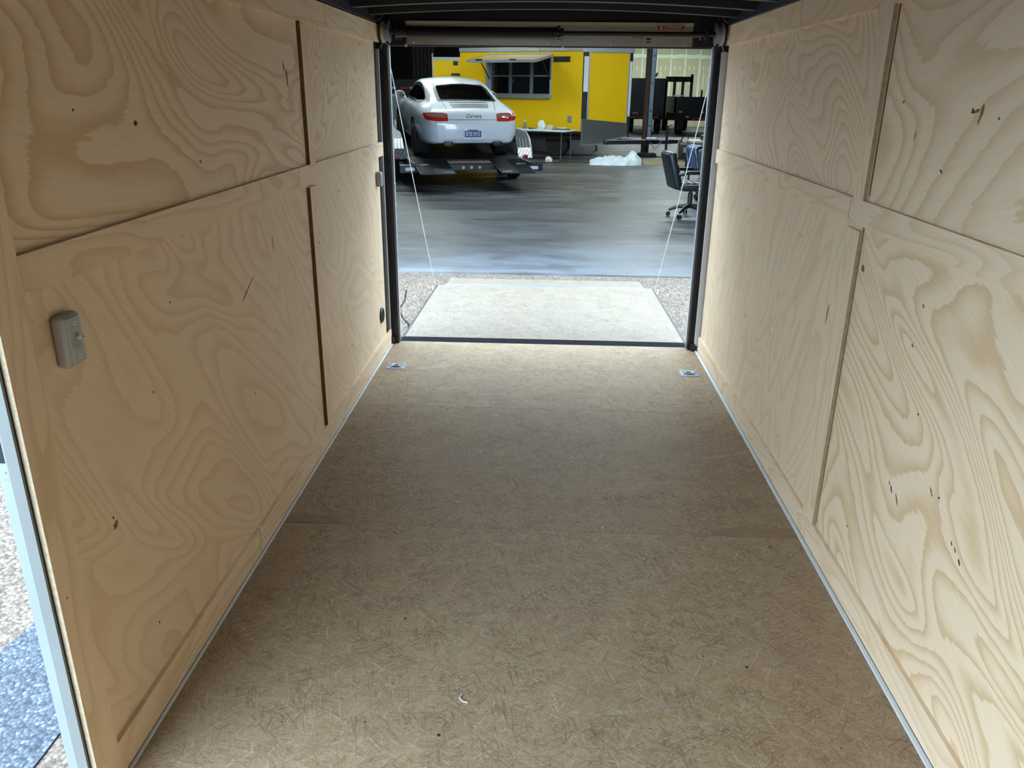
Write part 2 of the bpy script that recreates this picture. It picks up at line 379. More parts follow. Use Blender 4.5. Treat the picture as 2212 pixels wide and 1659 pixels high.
# ------------------------------------------------------------------ trailer shell
fr = MB(); fr.box(-1.055, 1.055, -.9, 5.05, -.12, -.02); floor = struct(fr.build('floor', M_BLACKR), 'strand board trailer floor')
cuts = [-.9, .23, 1.445, 2.667, 3.905, 5.05]
mats = [osb(1), osb(2), osb(3, (1, .985, .96)), osb(4, (1.0, .97, .93), .94), osb(5)]
for i in range(5):
    q = MB(); q.box(-1.0, 1.0, cuts[i]+.0012, cuts[i+1]-.0012, -.018, 0); q.build('floor_board', mats[i], floor)
# amber glue band at the ends of one joint
M_AMB = plain('amber_glue', (.255, .16, .078), .55, var=.4, vs=14)
for a, b in ((.66, .985), (-.985, -.78)):
    q = MB(); q.prism([(a, 2.670), (b, 2.670), (b, 2.672+.07), ((a+b)/2+.05, 2.672+.055), ((a+b)/2-.06, 2.672+.062), (a, 2.672+(.05 if a < 0 else .03))], 0, .0008, lambda u, v, d: Vector((u, v, d))); q.build('glue_band', M_AMB, floor)
for i, (x, y) in enumerate([(.245, 2.70), (-.55, 2.62), (.05, 3.33), (.62, 1.93), (-.25, 1.62), (.5, 3.9), (-.5, 3.87), (.1, 4.6), (-.42, 2.1), (.86, 2.6)]):
    q = MB(); q.lathe([(0, .0045), (.0012, .004)], (x, y, 0), (0, 0, 1), 10); q.build('screw_head', M_GALV if i == 0 else M_BLACK, floor)
# walls: skin behind, plywood sheets and battens proud of them
def wall(side):
    s = -1 if side == 'left' else 1
    w = MB()
    def X(a, b): return (min(s*a, s*b), max(s*a, s*b))
    if s < 0:
        w.box(*X(1.022, 1.05), 1.375, 5.0, -.02, 1.97); w.box(*X(1.022, 1.05), -.9, .125, -.02, 1.97); w.box(*X(1.022, 1.05), .125, 1.375, 1.86, 1.97)
    else: w.box(*X(1.022, 1.05), -.9, 5.0, -.02, 1.97)
    wo = struct(w.build('wall_'+side, M_BLACKR), side+' plywood wall of the trailer')
    y0 = 1.357 if s < 0 else -.88
    seam = 3.42 if s < 0 else 2.60
    pan = {'left': [(y0, seam, 1.24, 1.92, ply(1, .12, 2.4, 12, 1.0, .75)), (seam, 4.885, 1.24, 1.92, ply(2, -.75, 2.3, 13, 1.0, 1.1)),
                    (y0, seam, .03, 1.24, ply(3, .75, 2.8, 6, .55, .9)), (seam, 4.885, .03, 1.24, ply(4, .62, 3.2, 6, .45, .8))],
           'right': [(y0, seam, 1.24, 1.92, ply(5, .25, 1.5, 8, .85, .8)), (seam, 4.96, 1.24, 1.92, ply(6, -.45, 1.7, 14, .75, 1.0)),
                     (y0, seam, .03, 1.24, ply(7, -.42, 2.3, 8, 1.0, 1.05)), (seam, 4.96, .03, 1.24, ply(8, 1.2, 3.2, 6, .45, .8))]}[side]
    for a, b, c, d, mm in pan:
        q = MB(); q.box(*X(1.013, 1.022), a+.002, b-.002, c+.001, d-.001, ymi=1); q.build('plywood_sheet', [mm, M_EDGE3 if a < 1.4 else M_EDGE], wo)
    bt = []
    if s < 0:
        bt = [(1.4465, 3.243, 1.203, 1.282, 11), (3.246, 4.975, 1.203, 1.282, 12), (1.4465, 3.80, 1.835, 1.932, 13), (3.803, 5.02, 1.835, 1.932, 14),
              (1.356, 2.44, .008, .102, 15), (2.443, 5.045, .008, .102, 16), (3.413, 3.495, 1.282, 1.835, 17), (3.385, 3.478, .102, 1.19, 18), (1.356, 1.446, .102, 1.932, 19)]
    else:
        bt = [(2.715, 5.02, 1.190, 1.268, 21), (-.88, 2.712, 1.190, 1.268, 22), (-.88, 3.55, 1.835, 1.936, 23), (3.553, 5.09, 1.835, 1.936, 24),
              (2.66, 5.045, .008, .102, 25), (-.88, 2.657, .008, .102, 26), (2.612, 2.70, 1.268, 1.835, 27), (2.598, 2.712, .102, 1.172, 28)]
    for a, b, c, d, sd in bt:
        vert = (d-c) > (b-a)
        mm = ply(sd, 1.57 if vert else .06, 5., 3.5, .6, 1.)
        q = MB(); q.box(*X(1.000, 1.013), a, b, c, d, ymi=1)
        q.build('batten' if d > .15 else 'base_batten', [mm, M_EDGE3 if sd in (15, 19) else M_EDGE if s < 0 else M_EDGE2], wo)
    # dark gap the sheets leave beside the vertical battens, and before the rear post
    q = MB()
    for c, d in ((.104, 1.19), (1.284, 1.833)): q.box(*X(1.0124, 1.0132), (3.413 if s < 0 else 2.605)-.012-(.028 if (s < 0 and c < 1) else 0), (3.413 if s < 0 else 2.605)-(.028 if (s < 0 and c < 1) else 0), c, d)
    q.build('joint_gap', M_EDGE, wo)
    q = MB(); q.box(*X(.986 if s > 0 else .992, 1.0), 1.37 if s < 0 else -.88, 5.045, 0, .005); q.build('floor_edge_strip', M_WSTRIP, wo)  # thin white strip along the floor at the foot of the wall
    # nail heads and stains
    for k in range(16):
        yy = random.uniform(1.6, 4.8); zz = random.uniform(.2, 1.8); q = MB(); q.lathe([(0, .0035), (.001, .003)], (s*1.0131, yy, zz), (-s, 0, 0), 8); q.build('nail_head', M_BLACK, wo)
    return wo
wl = wall('left'); wr = wall('right')
q = MB(); q.box(-1.05, 1.05, -.95, -.9, -.02, 2.0); struct(q.build('wall_front', ply(31, .1, 2.4, 10)), 'front wall of the trailer')
# lower left wall also shows the frame of the side door
t = MB(); t.box(-1.036, -1.0225, 1.350, 1.374, -.05, 1.95); t.box(-1.036, -1.012, 1.345, 1.352, -.05, 1.95); tr = struct(t.build('trim_1', M_JAMB), 'matt aluminium jamb of the side door')
q = MB(); q.box(-1.0155, -1.0115, 1.3525, 1.3555, -.05, 1.95); q.build('seal', M_RUB, tr)
q = MB(); q.box(-1.062, -1.036, 1.352, 1.374, -.05, 1.95); q.build('outer_flange', M_FLASH, tr)
q = MB(); q.box(-1.0562, -1.0365, 1.3495, 1.352, .86, 1.01); st = q.build('strike_plate', M_FLASH, tr)
q = MB(); q.box(-1.0525, -1.0425, 1.3488, 1.3497, .895, .985); q.build('strike_hole', M_BLACK, st)
for zz in (.875, .998):
    q = MB(); q.lathe([(0, .003), (.0012, .0025)], (-1.047, 1.3495, zz), (0, -1, 0), 8); q.build('screw', M_GALV, st)
t = MB(); t.box(-1.06, -1.0, .095, .125, -.05, 1.86); t.box(-1.06, -1.0, .125, 1.345, 1.83, 1.86); struct(t.build('trim_2', M_ALUM), 'far jamb and head of the side door')
t = MB(); t.box(-1.062, -1.0, .125, 1.345, -.06, -.005); struct(t.build('trim_3', M_ALU), 'threshold of the side door')
# roof
def arch(x, e, c): return e+(c-e)*(1-(x/1.05)**2)
P = [[Vector((x/10*1.06, y, arch(x/10*1.05, 2.00, 2.055))) for x in range(-10, 11)] for y in (-.95, 5.12)]
q = MB(); q.grid(P); q.grid([[v+Vector((0, 0, .03)) for v in r] for r in P]); ce = struct(q.build('ceiling', M_ROOF), 'dark underside of the trailer roof')
for y in (4.70, 4.295, 3.89, 3.485, 2.9, 2.3, 1.7, 1.1, .5):
    q = MB(); w = .030
    xs = [x/10*1.03 for x in range(-10, 11)]
    bo = [[Vector((x, y-w, arch(x, 1.955, 1.992))) for x in xs], [Vector((x, y+w, arch(x, 1.955, 1.992))) for x in xs], [Vector((x, y+w, arch(x, 2.0, 2.05))) for x in xs], [Vector((x, y-w, arch(x, 2.0, 2.05))) for x in xs], [Vector((x, y-w, arch(x, 1.955, 1.992))) for x in xs]]
    q.grid(bo); q.build('roof_bow', M_BOW, ce)
for s in (-1, 1):
    q = MB(); q.box(min(s*.985, s*1.05), max(s*.985, s*1.05), -.9, 5.05, 1.937, 2.0); q.build('top_rail', M_BLACK, ce)

# ------------------------------------------------------------------ rear frame
def post(s, n, lab):
    def X(a, b): return (min(s*a, s*b), max(s*a, s*b))
    xi = .957 if s < 0 else .942; xm = 1.003 if s < 0 else .980
    t = MB(); t.box(*X(xi, 1.04), 5.0, 5.075, -.03, 2.0); p = struct(t.build('trim_%d' % n, M_BLACK), lab)
    q = MB(); q.box(*X(xi-.004, xi), 5.035, 5.078, 0, 1.83); q.build('edge_lip', M_ALU, p)
    q = MB(); q.box(*X(xm, xm+.005), 4.965, 5.0, .05, 1.80); q.box(*X(xm+.005, 1.035), 4.965, 4.972, .05, 1.80); q.build('inner_flange', M_FLANGE, p)
    q = MB(); q.box(*X(xm-.016, xm-.012), 4.985, 5.0, .02, 1.80); q.build('seal', M_RUB, p)
    q = MB(); q.box(*X(xm-.02, 1.02), 4.97, 5.0, .0, .05); q.build('foot_plate', M_BLACK, p)
    for z in (1.76, 1.01, .045):
        q = MB(); q.lathe([(0, .006), (.003, .006), (.005, .003)], (s*(xm+.012), 4.965, z), (0, -1, 0), 10); q.build('screw', M_ALU, p)
    for z in (1.66, 1.02):
        q = MB(); q.lathe([(0, .008), (.004, .007)], (s*(xi-.004), 5.055, z), (-s, 0, 0), 10); q.build('bolt', M_ALU, p)
post(-1, 4, 'black steel left post of the rear opening'); post(1, 5, 'black steel right post of the rear opening')
t = MB(); t.box(-1.04, 1.04, 5.075, 5.12, 1.822, 2.04); hd = struct(t.build('trim_6', M_BLACK), 'black steel header above the rear opening')
t = MB(); t.box(-1.04, 1.04, 5.05, 5.155, -.13, -.004); sill = struct(t.build('trim_7', M_SILL), 'black steel sill at the rear of the floor')
t = MB(); t.prism([(5.062, 1.828), (5.066, 1.828), (5.072, 1.94), (5.035, 1.958), (5.03, 1.955), (5.064, 1.938)], -.852, .822, lambda u, v, d: Vector((d, u, v)))
hc = tag(t.build('header_cover', M_HEAD), 'brushed metal sheet behind the door spring above the rear opening', 'cover')
for x in (-.81, -.02, .35, .79):
    q = MB(); q.lathe([(0, .006), (.003, .006), (.005, .003)], (x, 5.062, 1.842), (0, -1, 0), 10); q.build('screw', M_ALU, hc)
for x, z in ((-.853, 1.829), (.07, 1.826)):
    q = MB(); q.lathe([(0, .007), (.012, .005)], (x, 5.05, z), (0, -.3, -1), 10); q.build('bolt', M_ALU, hc)
# stickers on the sheet
MX = lambda x, z, y=5.0575: frame((x, y, z), (1, 0, 0), (0, .05, 1))
dg = tag(MB().box(-.085, .085, -.032, .014, 0, .0006, MX(.690, 1.934, 5.0600)).build('danger_sticker', M_PAPER), 'red and white DANGER sticker on the header sheet', 'sticker')
MB().box(-.078, .078, -.011, .011, .0007, .0012, MX(.690, 1.934, 5.0600)).build('red_band', M_RED, dg)
text('lettering', 'DANGER', M_WTXT, MX(.705, 1.934, 5.0600) @ Matrix.Translation((0, 0, .0014)), .0215, dg, squash=1.15, depth=.0004)
MB().prism([(-.062, -.008), (-.046, -.008), (-.054, .008)], .0013, .0018, lambda u, v, d: MX(.690, 1.934, 5.0600) @ Vector((u, v, d))).build('warning_triangle', M_WTXT, dg)
for k in range(2): MB().box(-.078, .075, -.019-.008*k, -.0175-.008*k, .0007, .001, MX(.690, 1.934, 5.06)).build('print_line', M_DARKTXT, dg)
ds = tag(MB().box(-.085, .085, -.02, .02, 0, .0006, MX(.690, 1.857, 5.0580)).build('text_sticker', M_PAPER), 'pale sticker of fine print under the DANGER sticker', 'sticker')
for k in range(5): MB().box(-.075, .078, .013-.007*k, .0142-.007*k, .0007, .001, MX(.690, 1.857, 5.0580)).build('print_line', M_DARKTXT, ds)
ws = tag(MB().box(-.038, .038, -.022, .02, 0, .0006, MX(.506, 1.862, 5.0585)).build('warning_sticker', M_PAPER), 'small sticker with a red top band left of the fine print', 'sticker')
MB().box(-.037, .037, .014, .0195, .0007, .001, MX(.506, 1.862, 5.0585)).build('red_band', M_RED, ws)
for k in range(4): MB().box(-.03, .03, .008-.007*k, .0088-.007*k, .0007, .001, MX(.506, 1.862, 5.0585)).build('print_line', M_DARKTXT, ws)
bs = tag(MB().box(-.02, .02, -.021, .018, 0, .0006, MX(.568, 1.862, 5.0585)).build('code_sticker', M_PAPER), 'little white sticker with dark bars right of the red banded one', 'sticker')
for z, h in ((.009, .005), (-.009, .003), (.0, .001)): MB().box(-.014, .014, z-h, z+h, .0007, .001, MX(.568, 1.862, 5.0585)).build('print_bar', M_DARKTXT, bs)

# ------------------------------------------------------------------ spring, shaft, drums
YS0, ZS0 = 4.985, 1.893
sp_ = thing('torsion_spring', 'black coil spring on the shaft above the rear opening', 'spring', (-.42, YS0, ZS0))
q = MB(); pts = []; turns = 118
for i in range(turns*10+1):
    a = 2*PI*i/10; pts.append((-.42+.86*i/(turns*10), .0285*math.cos(a), .0285*math.sin(a)))
q.tube(pts, .0040, 5); q.build('coil', M_BLACK, sp_, True)
q = MB(); q.lathe([(0, .024), (.02, .03), (.05, .031), (.055, .036), (.07, .036)], (-.42, 0, 0), (-1, 0, 0), 20); q.build('anchor_cone', M_BLACK, sp_, True)
q = MB(); q.lathe([(0, .031), (.015, .034), (.03, .034), (.034, .026), (.05, .026)], (.44, 0, 0), (1, 0, 0), 20)
for k in range(4):
    a = PI/4+k*PI/2; q.cyl((.462, .02*math.cos(a), .02*math.sin(a)), (.462, .045*math.cos(a), .045*math.sin(a)), .009, 8)
q.build('winding_cone', M_BLACK, sp_, True)
q = MB(); q.lathe([(0, .012), (.01, .012), (.0101, .006), (.0, .006)], (.46, -.03, -.035), (0, -1, 0), 12); q.build('set_ring', M_ALU, sp_, True)
sh = tag(MB().cyl((-.985, YS0, ZS0), (.985, YS0, ZS0), .0125, 14).build('torsion_shaft', M_BLACK, None, True), 'long black shaft carrying the spring and both cable drums', 'shaft')
q = MB(); q.box(.05, .86, YS0-.006, YS0+.006, ZS0-.0165, ZS0-.0125); q.build('keyway_strip', M_HEAD, sh)
def bracket(s, lab):
    a, b = (-.945, -.853) if s < 0 else (.823, .945)
    t = thing('shaft_bracket', lab, 'bracket', ((a+b)/2, 5.06, 1.89))
    q = MB(); q.box(a-(a+b)/2, b-(a+b)/2, -.005, .015, -.062, .062); q.build('back_plate', M_BLACK, t)
    q = MB(); q.box(-.004, .004, -.11, -.005, -.04, .03); q.build('web', M_BLACK, t)
    q = MB(); q.lathe([(-.012, .030), (.012, .030)], (0, -.075, .003), (1, 0, 0), 20); q.build('bearing', M_BLACK, t, True)
    for x, z in ((-.02, -.02), (.012, -.03), (.02, .025)):
        q = MB(); q.lathe([(0, .006), (.006, .006)], (x, -.005, z), (0, -1, 0), 6); q.build('bolt', M_GALV, t)
bracket(-1, 'black bracket plate at the left end of the shaft'); bracket(1, 'black bracket plate at the right end of the shaft')
def drum(s, lab):
    t = thing('cable_drum', lab, 'drum', (s*.935, YS0, ZS0), group='cable drums of the rear door')
    q = MB(); q.lathe([(0, .062), (.004, .062), (.005, .050), (.026, .050), (.0265, .058), (.046, .060), (.048, .052)], (0, 0, 0), (s, 0, 0), 36); q.build('body', M_GREYP, t, True)
    q = MB()
    for k in range(4):
        x = s*(.029+.0045*k); q.tube([(x, .0585*math.cos(a), .0585*math.sin(a)) for a in [2*PI*j/36 for j in range(36)]], .0022, 5, True)
    q.build('cable_wraps', M_CABLE, t, True)
    return t
drum(-1, 'left cable drum wound with steel cable'); drum(1, 'right cable drum wound with steel cable')
for s, lab in ((-1, 'thin steel cable from the left drum down to the ramp'), (1, 'thin steel cable from the right drum down to the ramp')):
    a = Vector((s*.963, YS0+.01, ZS0-.057)); b = Vector((s*.962, 6.80, -.02))
    q = MB(); pts = [a.lerp(b, k/12)+Vector((0, 0, -.012*math.sin(PI*k/12))) for k in range(13)]; q.tube(pts, .0024, 6)
    c = tag(q.build('lift_cable', M_CABLE, None, True), lab, 'cable')
    q = MB(); q.tube([(s*.978, YS0, ZS0-.055), (s*.994, YS0, 1.80)], .002, 6); q.build('tail', M_CABLE, c, True)
# short looped wires at both roof corners
for s, lab in ((-1, 'loose wire ends at the left rear roof corner'), (1, 'loose wire ends at the right rear roof corner')):
    q = MB(); q.tube([(s*1.0, 4.9, 1.985), (s*.985, 4.87, 1.955), (s*.975, 4.86, 1.945), (s*.96, 4.87, 1.955), (s*.955, 4.9, 1.975)], .003, 6)
    o = tag(q.build('wire', plain('purple_wire', (.20, .12, .20), .5), None, True), lab, 'wire')
    q = MB(); q.lathe([(0, .004), (.012, .003)], (s*.985, 4.868, 1.955), (0, -1, -.4), 8); q.build('connector', M_ALU, o)

# ------------------------------------------------------------------ ramp door lying open
rp = thing('ramp_door', 'strand board ramp door lowered flat onto the apron', 'ramp', (0, 5.19, -.01))
sl = math.atan2(-.052, 1.78); RM = Matrix.Rotation(sl, 4, 'X')
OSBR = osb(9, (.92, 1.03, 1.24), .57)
def rb(x0, x1, y0, y1, z0, z1, n, m_, par=rp, M_=RM): 
    q = MB(); q.box(x0, x1, y0, y1, z0, z1, M_, ymi=1); return q.build(n, [m_, M_EDGE], par)
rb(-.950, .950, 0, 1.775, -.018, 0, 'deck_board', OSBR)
for s in (-1, 1): rb(min(s*.951, s*.967), max(s*.951, s*.967), -.02, 1.70, -.055, -.001, 'side_rail', M_BLACK)
rb(-.95, .95, 1.0, 1.78, -.055, -.019, 'underframe', M_BLACK); rb(-.95, .95, .02, 1.0, -.055, -.019, 'underframe', M_BLACK)
for s in (-1, 1):
    q = MB(); q.lathe([(0, .009), (.02, .009)], RM @ Vector((s*.967, 1.60, -.015)), (s, 0, 0), 10); q.tube([RM @ Vector((s*.978, 1.60+.022*math.cos(a), .002+.022*math.sin(a))) for a in [2*PI*k/12 for k in range(12)]], .004, 6, True)
    q.build('cable_eye', M_ZINC, rp, True)
    q = MB(); q.box(s*.955-.02, s*.955+.02, -.03, .0, -.05, -.022); q.build('hinge', M_GREYP, rp)
    for k, (u, v) in enumerate([(0, 0), (.04, .05), (-.02, .06), (.05, .0)]):
        q = MB(); q.lathe([(0, .006), (.002, .005)], RM @ Vector((s*(.78)+u, 1.28+v, 0)), (0, 0, 1), 8); q.build('screw_head', M_GALV, rp)
FM = RM @ Matrix.Translation((0, 1.785, -.002)) @ Matrix.Rotation(-.03, 4, 'X')
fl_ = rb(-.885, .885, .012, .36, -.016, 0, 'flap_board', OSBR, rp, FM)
q = MB(); q.tube([FM @ Vector((-.885, .004, .002)), FM @ Vector((.885, .004, .002))], .007, 8)
for k in range(59):
    x = -.87+k*.03; q.lathe([(0, .0085), (.018, .0085)], FM @ Vector((x, .004, .002)), (1, 0, 0), 8)
q.build('piano_hinge', M_ZINC, rp)

# ------------------------------------------------------------------ fittings inside the trailer
def dring(x, y, lab, rz):
    t = thing('tie_down_ring', lab, 'tie-down', (x, y, 0), (0, 0, rz), 'recessed tie-down rings')
    q = MB(); h = .056; bm = bmesh.new()
    def ring(a, z, r): 
        out = []
        for cx_, cy_, a0 in ((a-r, a-r, 0), (-a+r, a-r, PI/2), (-a+r, -a+r, PI), (a-r, -a+r, 3*PI/2)):
            for k in range(4): out.append(Vector((cx_+r*math.cos(a0+k*PI/6), cy_+r*math.sin(a0+k*PI/6), z)))
        return out
    rs = [ring(.056, .0, .012), ring(.055, .003, .012), ring(.050, .0042, .010), ring(.034, .0038, .007), ring(.027, .0012, .006)]
    for a, b in zip(rs, rs[1:]): q.add(a+b, [(i, (i+1) % 16, 16+(i+1) % 16, 16+i) for i in range(16)])
    q.add(rs[-1], [tuple(range(16))]); q.build('pan', plain('dull_zinc', (.30, .35, .40), .4, .6), t, True)
    q = MB(); q.lathe([(0, .021), (.0016, .020)], (0, -.003, .0014), (0, 0, 1), 20); q.build('drain_hole', M_BLACK, t)
    q = MB(); q.tube([(.024*math.cos(a), -.004+.020*math.sin(a), .007) for a in [-.1+k*(PI+.2)/14 for k in range(15)]]+[(-.026, -.014, .006), (.026, -.014, .006)], .0042, 8, True); q.build('ring', M_ALU, t, True)
    for sx in (-1, 1):
        for sy_ in (-1, 1):
            q = MB(); q.lathe([(0, .006), (.003, .0055), (.0045, .002)], (sx*.043, sy_*.043, .004), (0, 0, 1), 10); q.build('screw', M_ALU, t, True)
dring(-.892, 4.535, 'recessed steel tie-down ring in the floor by the left wall', .04); dring(.879, 4.532, 'recessed steel tie-down ring in the floor by the right wall', -.03)
t = thing('light_switch', 'beige surface mounted light switch on the left plywood wall', 'switch', (-1.013, 1.553, 1.085))
q = MB(); q.rbox(0, .030, -.036, .036, -.057, .057, .013, 4); q.build('box', M_GREYPL, t, True)
q = MB(); q.rbox(.028, .0335, -.022, .022, -.050, .050, .0026, 2); q.build('face', M_GREYPL, t, True)
q = MB(); q.rbox(.033, .035, -.008, .008, -.017, .017, .0008, 1); q.build('toggle_slot', plain('grey_slot', (.30, .29, .27), .5), t)
q = MB(); q.box(-.004, .004, -.0045, .0045, 0, .012, Matrix.Translation((.036, 0, .004)) @ Matrix.Rotation(math.radians(65), 4, 'Y')); q.build('toggle', M_GREYPL, t)
for z in (.036, -.036):
    q = MB(); q.lathe([(0, .0048), (.0012, .0045)], (.0335, 0, z), (1, 0, 0), 12); o = q.build('screw', M_WHITE, t); q = MB(); q.lathe([(0, .002), (.0003, .002)], (.0347, 0, z), (1, 0, 0), 8); q.build('recess', M_BLACK, o)
t = thing('wall_vent', 'round black vent low on the left wall beside the rear post', 'vent', (-1.013, 4.745, .26))
q = MB(); q.lathe([(0, .049), (.006, .049), (.012, .044), (.012, .038), (.004, .037)], (0, 0, 0), (1, 0, 0), 28); q.build('rim', M_BLACK, t, True)
for k in range(-3, 4):
    w = math.sqrt(.037**2-(k*.010)**2); q = MB(); q.box(.003, .011, -w, w, k*.010-.002, k*.010+.002); q.build('louvre', M_BLACKR, t)
for a in (1.0, -2.1):
    q = MB(); q.lathe([(0, .005), (.003, .004)], (.012, .043*math.cos(a), .043*math.sin(a)), (1, 0, 0), 8); q.build('screw', M_GALV, t)
t = thing('door_holder', 'small grey box fixed to the left wall beside the rear post', 'holder', (-1.013, 4.80, 1.08))
q = MB(); q.rbox(0, .03, -.025, .025, -.042, .042, .004, 2); q.build('box', M_GREYP, t, True)
q = MB(); q.rbox(.03, .034, -.018, .018, -.034, .034, .0015, 1); q.build('cover', M_ALU, t, True)
q = MB(); q.cyl((.012, .025, 0), (.012, .05, 0), .006, 8); q.build('stud', M_ALU, t, True)
# ------------------------------------------------------------------ white sports car on the car hauler
def glassmat(name, tint, gloss=.06):
    t = NT(name); tr = t.n('ShaderNodeBsdfTransparent'); tr.inputs[0].default_value = tuple(tint)+(1,)
    gl = t.n('ShaderNodeBsdfGlossy'); gl.inputs['Roughness'].default_value = .02; gl.inputs[0].default_value = (1, 1, 1, 1)
    fr_ = t.n('ShaderNodeFresnel'); fr_.inputs[0].default_value = 1.45
    mx = t.n('ShaderNodeMixShader'); t.l(t.math('ADD', fr_.outputs[0], gloss-.03), mx.inputs[0]); t.l(tr.outputs[0], mx.inputs[1]); t.l(gl.outputs[0], mx.inputs[2])
    t.l(mx.outputs[0], t.out.inputs[0]); return t.m
M_GLASS = glassmat('tinted_glass', (.70, .75, .74))
M_PANE = glassmat('clear_pane', (.7, .75, .78), .08)
t = NT('white_paint'); geo = t.n('ShaderNodeNewGeometry'); f_ = t.noise(t.obj(), 3, 2, .5)
t.col(t.mix(geo.outputs['Backfacing'], t.mix(f_, (.60, .64, .69), (.64, .68, .73)), (.02, .02, .022))); M_PAINT = t.set(.28, 0, .5, **{'Coat Weight': .8, 'Coat Roughness': .04})
M_TRIM = plain('black_trim', (.015, .015, .017), .4)
M_TYRE = plain('tyre_rubber', (.018, .018, .019), .75, 0, .3)
M_RIM = plain('silver_rim', (.50, .52, .55), .3, .85)
M_LRED = plain('red_lens', (.50, .018, .012), .12, 0, .6, **{'Coat Weight': .6})
M_LCLR = plain('smoky_clear_lens', (.20, .12, .11), .12, 0, .6, **{'Coat Weight': .6})
M_SEAT = plain('black_leather', (.014, .015, .017), .5)
M_PLATE = plain('plate_blue', (.05, .06, .22), .4); M_PLW = plain('plate_white', (.66, .70, .76), .4)
RED_T = plain('red_reflector', (.32, .02, .02), .4); WHT_T = plain('white_reflector', (.62, .62, .62), .4)
M_TLWHITE = plain('white_lens', (.62, .68, .82), .3)

ST = [ # y, zb, xb, xw, zw, xs, zs, xg, zg, xr, zr, zt
 (0.00, .37, .42, .50, .50, .49, .575, .45, .615, .32, .645, .65),
 (0.03, .32, .58, .655, .50, .645, .62, .60, .68, .43, .715, .722),
 (0.10, .295, .67, .765, .52, .755, .70, .69, .785, .49, .825, .835),
 (0.25, .275, .73, .845, .56, .828, .765, .715, .865, .52, .905, .92),
 (0.50, .26, .77, .888, .60, .862, .82, .70, .93, .53, .985, 1.005),
 (0.80, .25, .78, .905, .62, .870, .85, .68, .965, .54, 1.06, 1.088),
 (1.15, .24, .78, .905, .63, .865, .86, .69, .97, .56, 1.15, 1.185),
 (1.60, .22, .78, .890, .62, .850, .86, .715, .95, .575, 1.225, 1.278),
 (2.05, .20, .78, .875, .60, .845, .85, .73, .93, .585, 1.265, 1.332),
 (2.45, .20, .78, .870, .58, .840, .83, .735, .91, .585, 1.255, 1.325),
 (2.80, .20, .78, .870, .58, .840, .82, .735, .90, .575, 1.165, 1.215),
 (3.10, .20, .78, .872, .58, .840, .82, .72, .885, .58, .97, .99),
 (3.30, .20, .78, .875, .58, .850, .82, .74, .86, .50, .87, .88),
 (3.70, .22, .77, .865, .56, .830, .79, .72, .81, .45, .79, .80),
 (4.10, .24, .70, .800, .52, .770, .70, .66, .72, .40, .69, .70),
 (4.32, .28, .55, .660, .48, .620, .58, .52, .60, .30, .60, .61),
 (4.42, .36, .35, .420, .47, .380, .51, .30, .53, .20, .53, .53)]
def half(s):
    y, zb, xb, xw, zw, xs, zs, xg, zg, xr, zr, zt = s
    return [(0, zb), (xb*.55, zb), (xb, zb+.012), (xw*.97, zb*.5+zw*.5), (xw, zw), (xs, zs), (xg, zg), (xg*.5+xr*.5+.012, zg*.5+zr*.5+.012), (xr, zr), (xr*.55, zr*.3+zt*.7), (0, zt)]
def cr(p0, p1, p2, p3, t):
    return [.5*((2*b)+(-a+c)*t+(2*a-5*b+4*c-d)*t*t+(-a+3*b-3*c+d)*t**3) for a, b, c, d in zip(p0, p1, p2, p3)]
def spline(P, per):
    out = []
    for i in range(len(P)-1):
        p0 = P[max(i-1, 0)]; p3 = P[min(i+2, len(P)-1)]
        for k in range(per): out.append(cr(p0, P[i], P[i+1], p3, k/per))
    out.append(list(P[-1])); return out
rows = spline([[s[0]]+[c for p in half(s) for c in p] for s in ST], 7)
grid = []
for r in rows:
    h = [(r[1+2*i], r[2+2*i]) for i in range(11)]; d = spline(h, 4)
    L = [Vector((x, r[0], z)) for x, z in d]; full = L+[Vector((-v.x, v.y, v.z)) for v in L[-2:0:-1]]
    grid.append(full)
b = MB(); n = len(grid[0])
b.v = [tuple(v) for r in grid for v in r]
b.f = [(i*n+j, i*n+(j+1) % n, (i+1)*n+(j+1) % n, (i+1)*n+j) for i in range(len(grid)-1) for j in range(n)]+[tuple(range(n)), tuple((len(grid)-1)*n+j for j in range(n))]
b.mi = [0]*len(b.f); me0 = b.mesh('body', [M_PAINT, M_TRIM], True)
bm = bmesh.new(); bm.from_mesh(me0); BVH = BVHTree.FromBMesh(bm); bm.free()

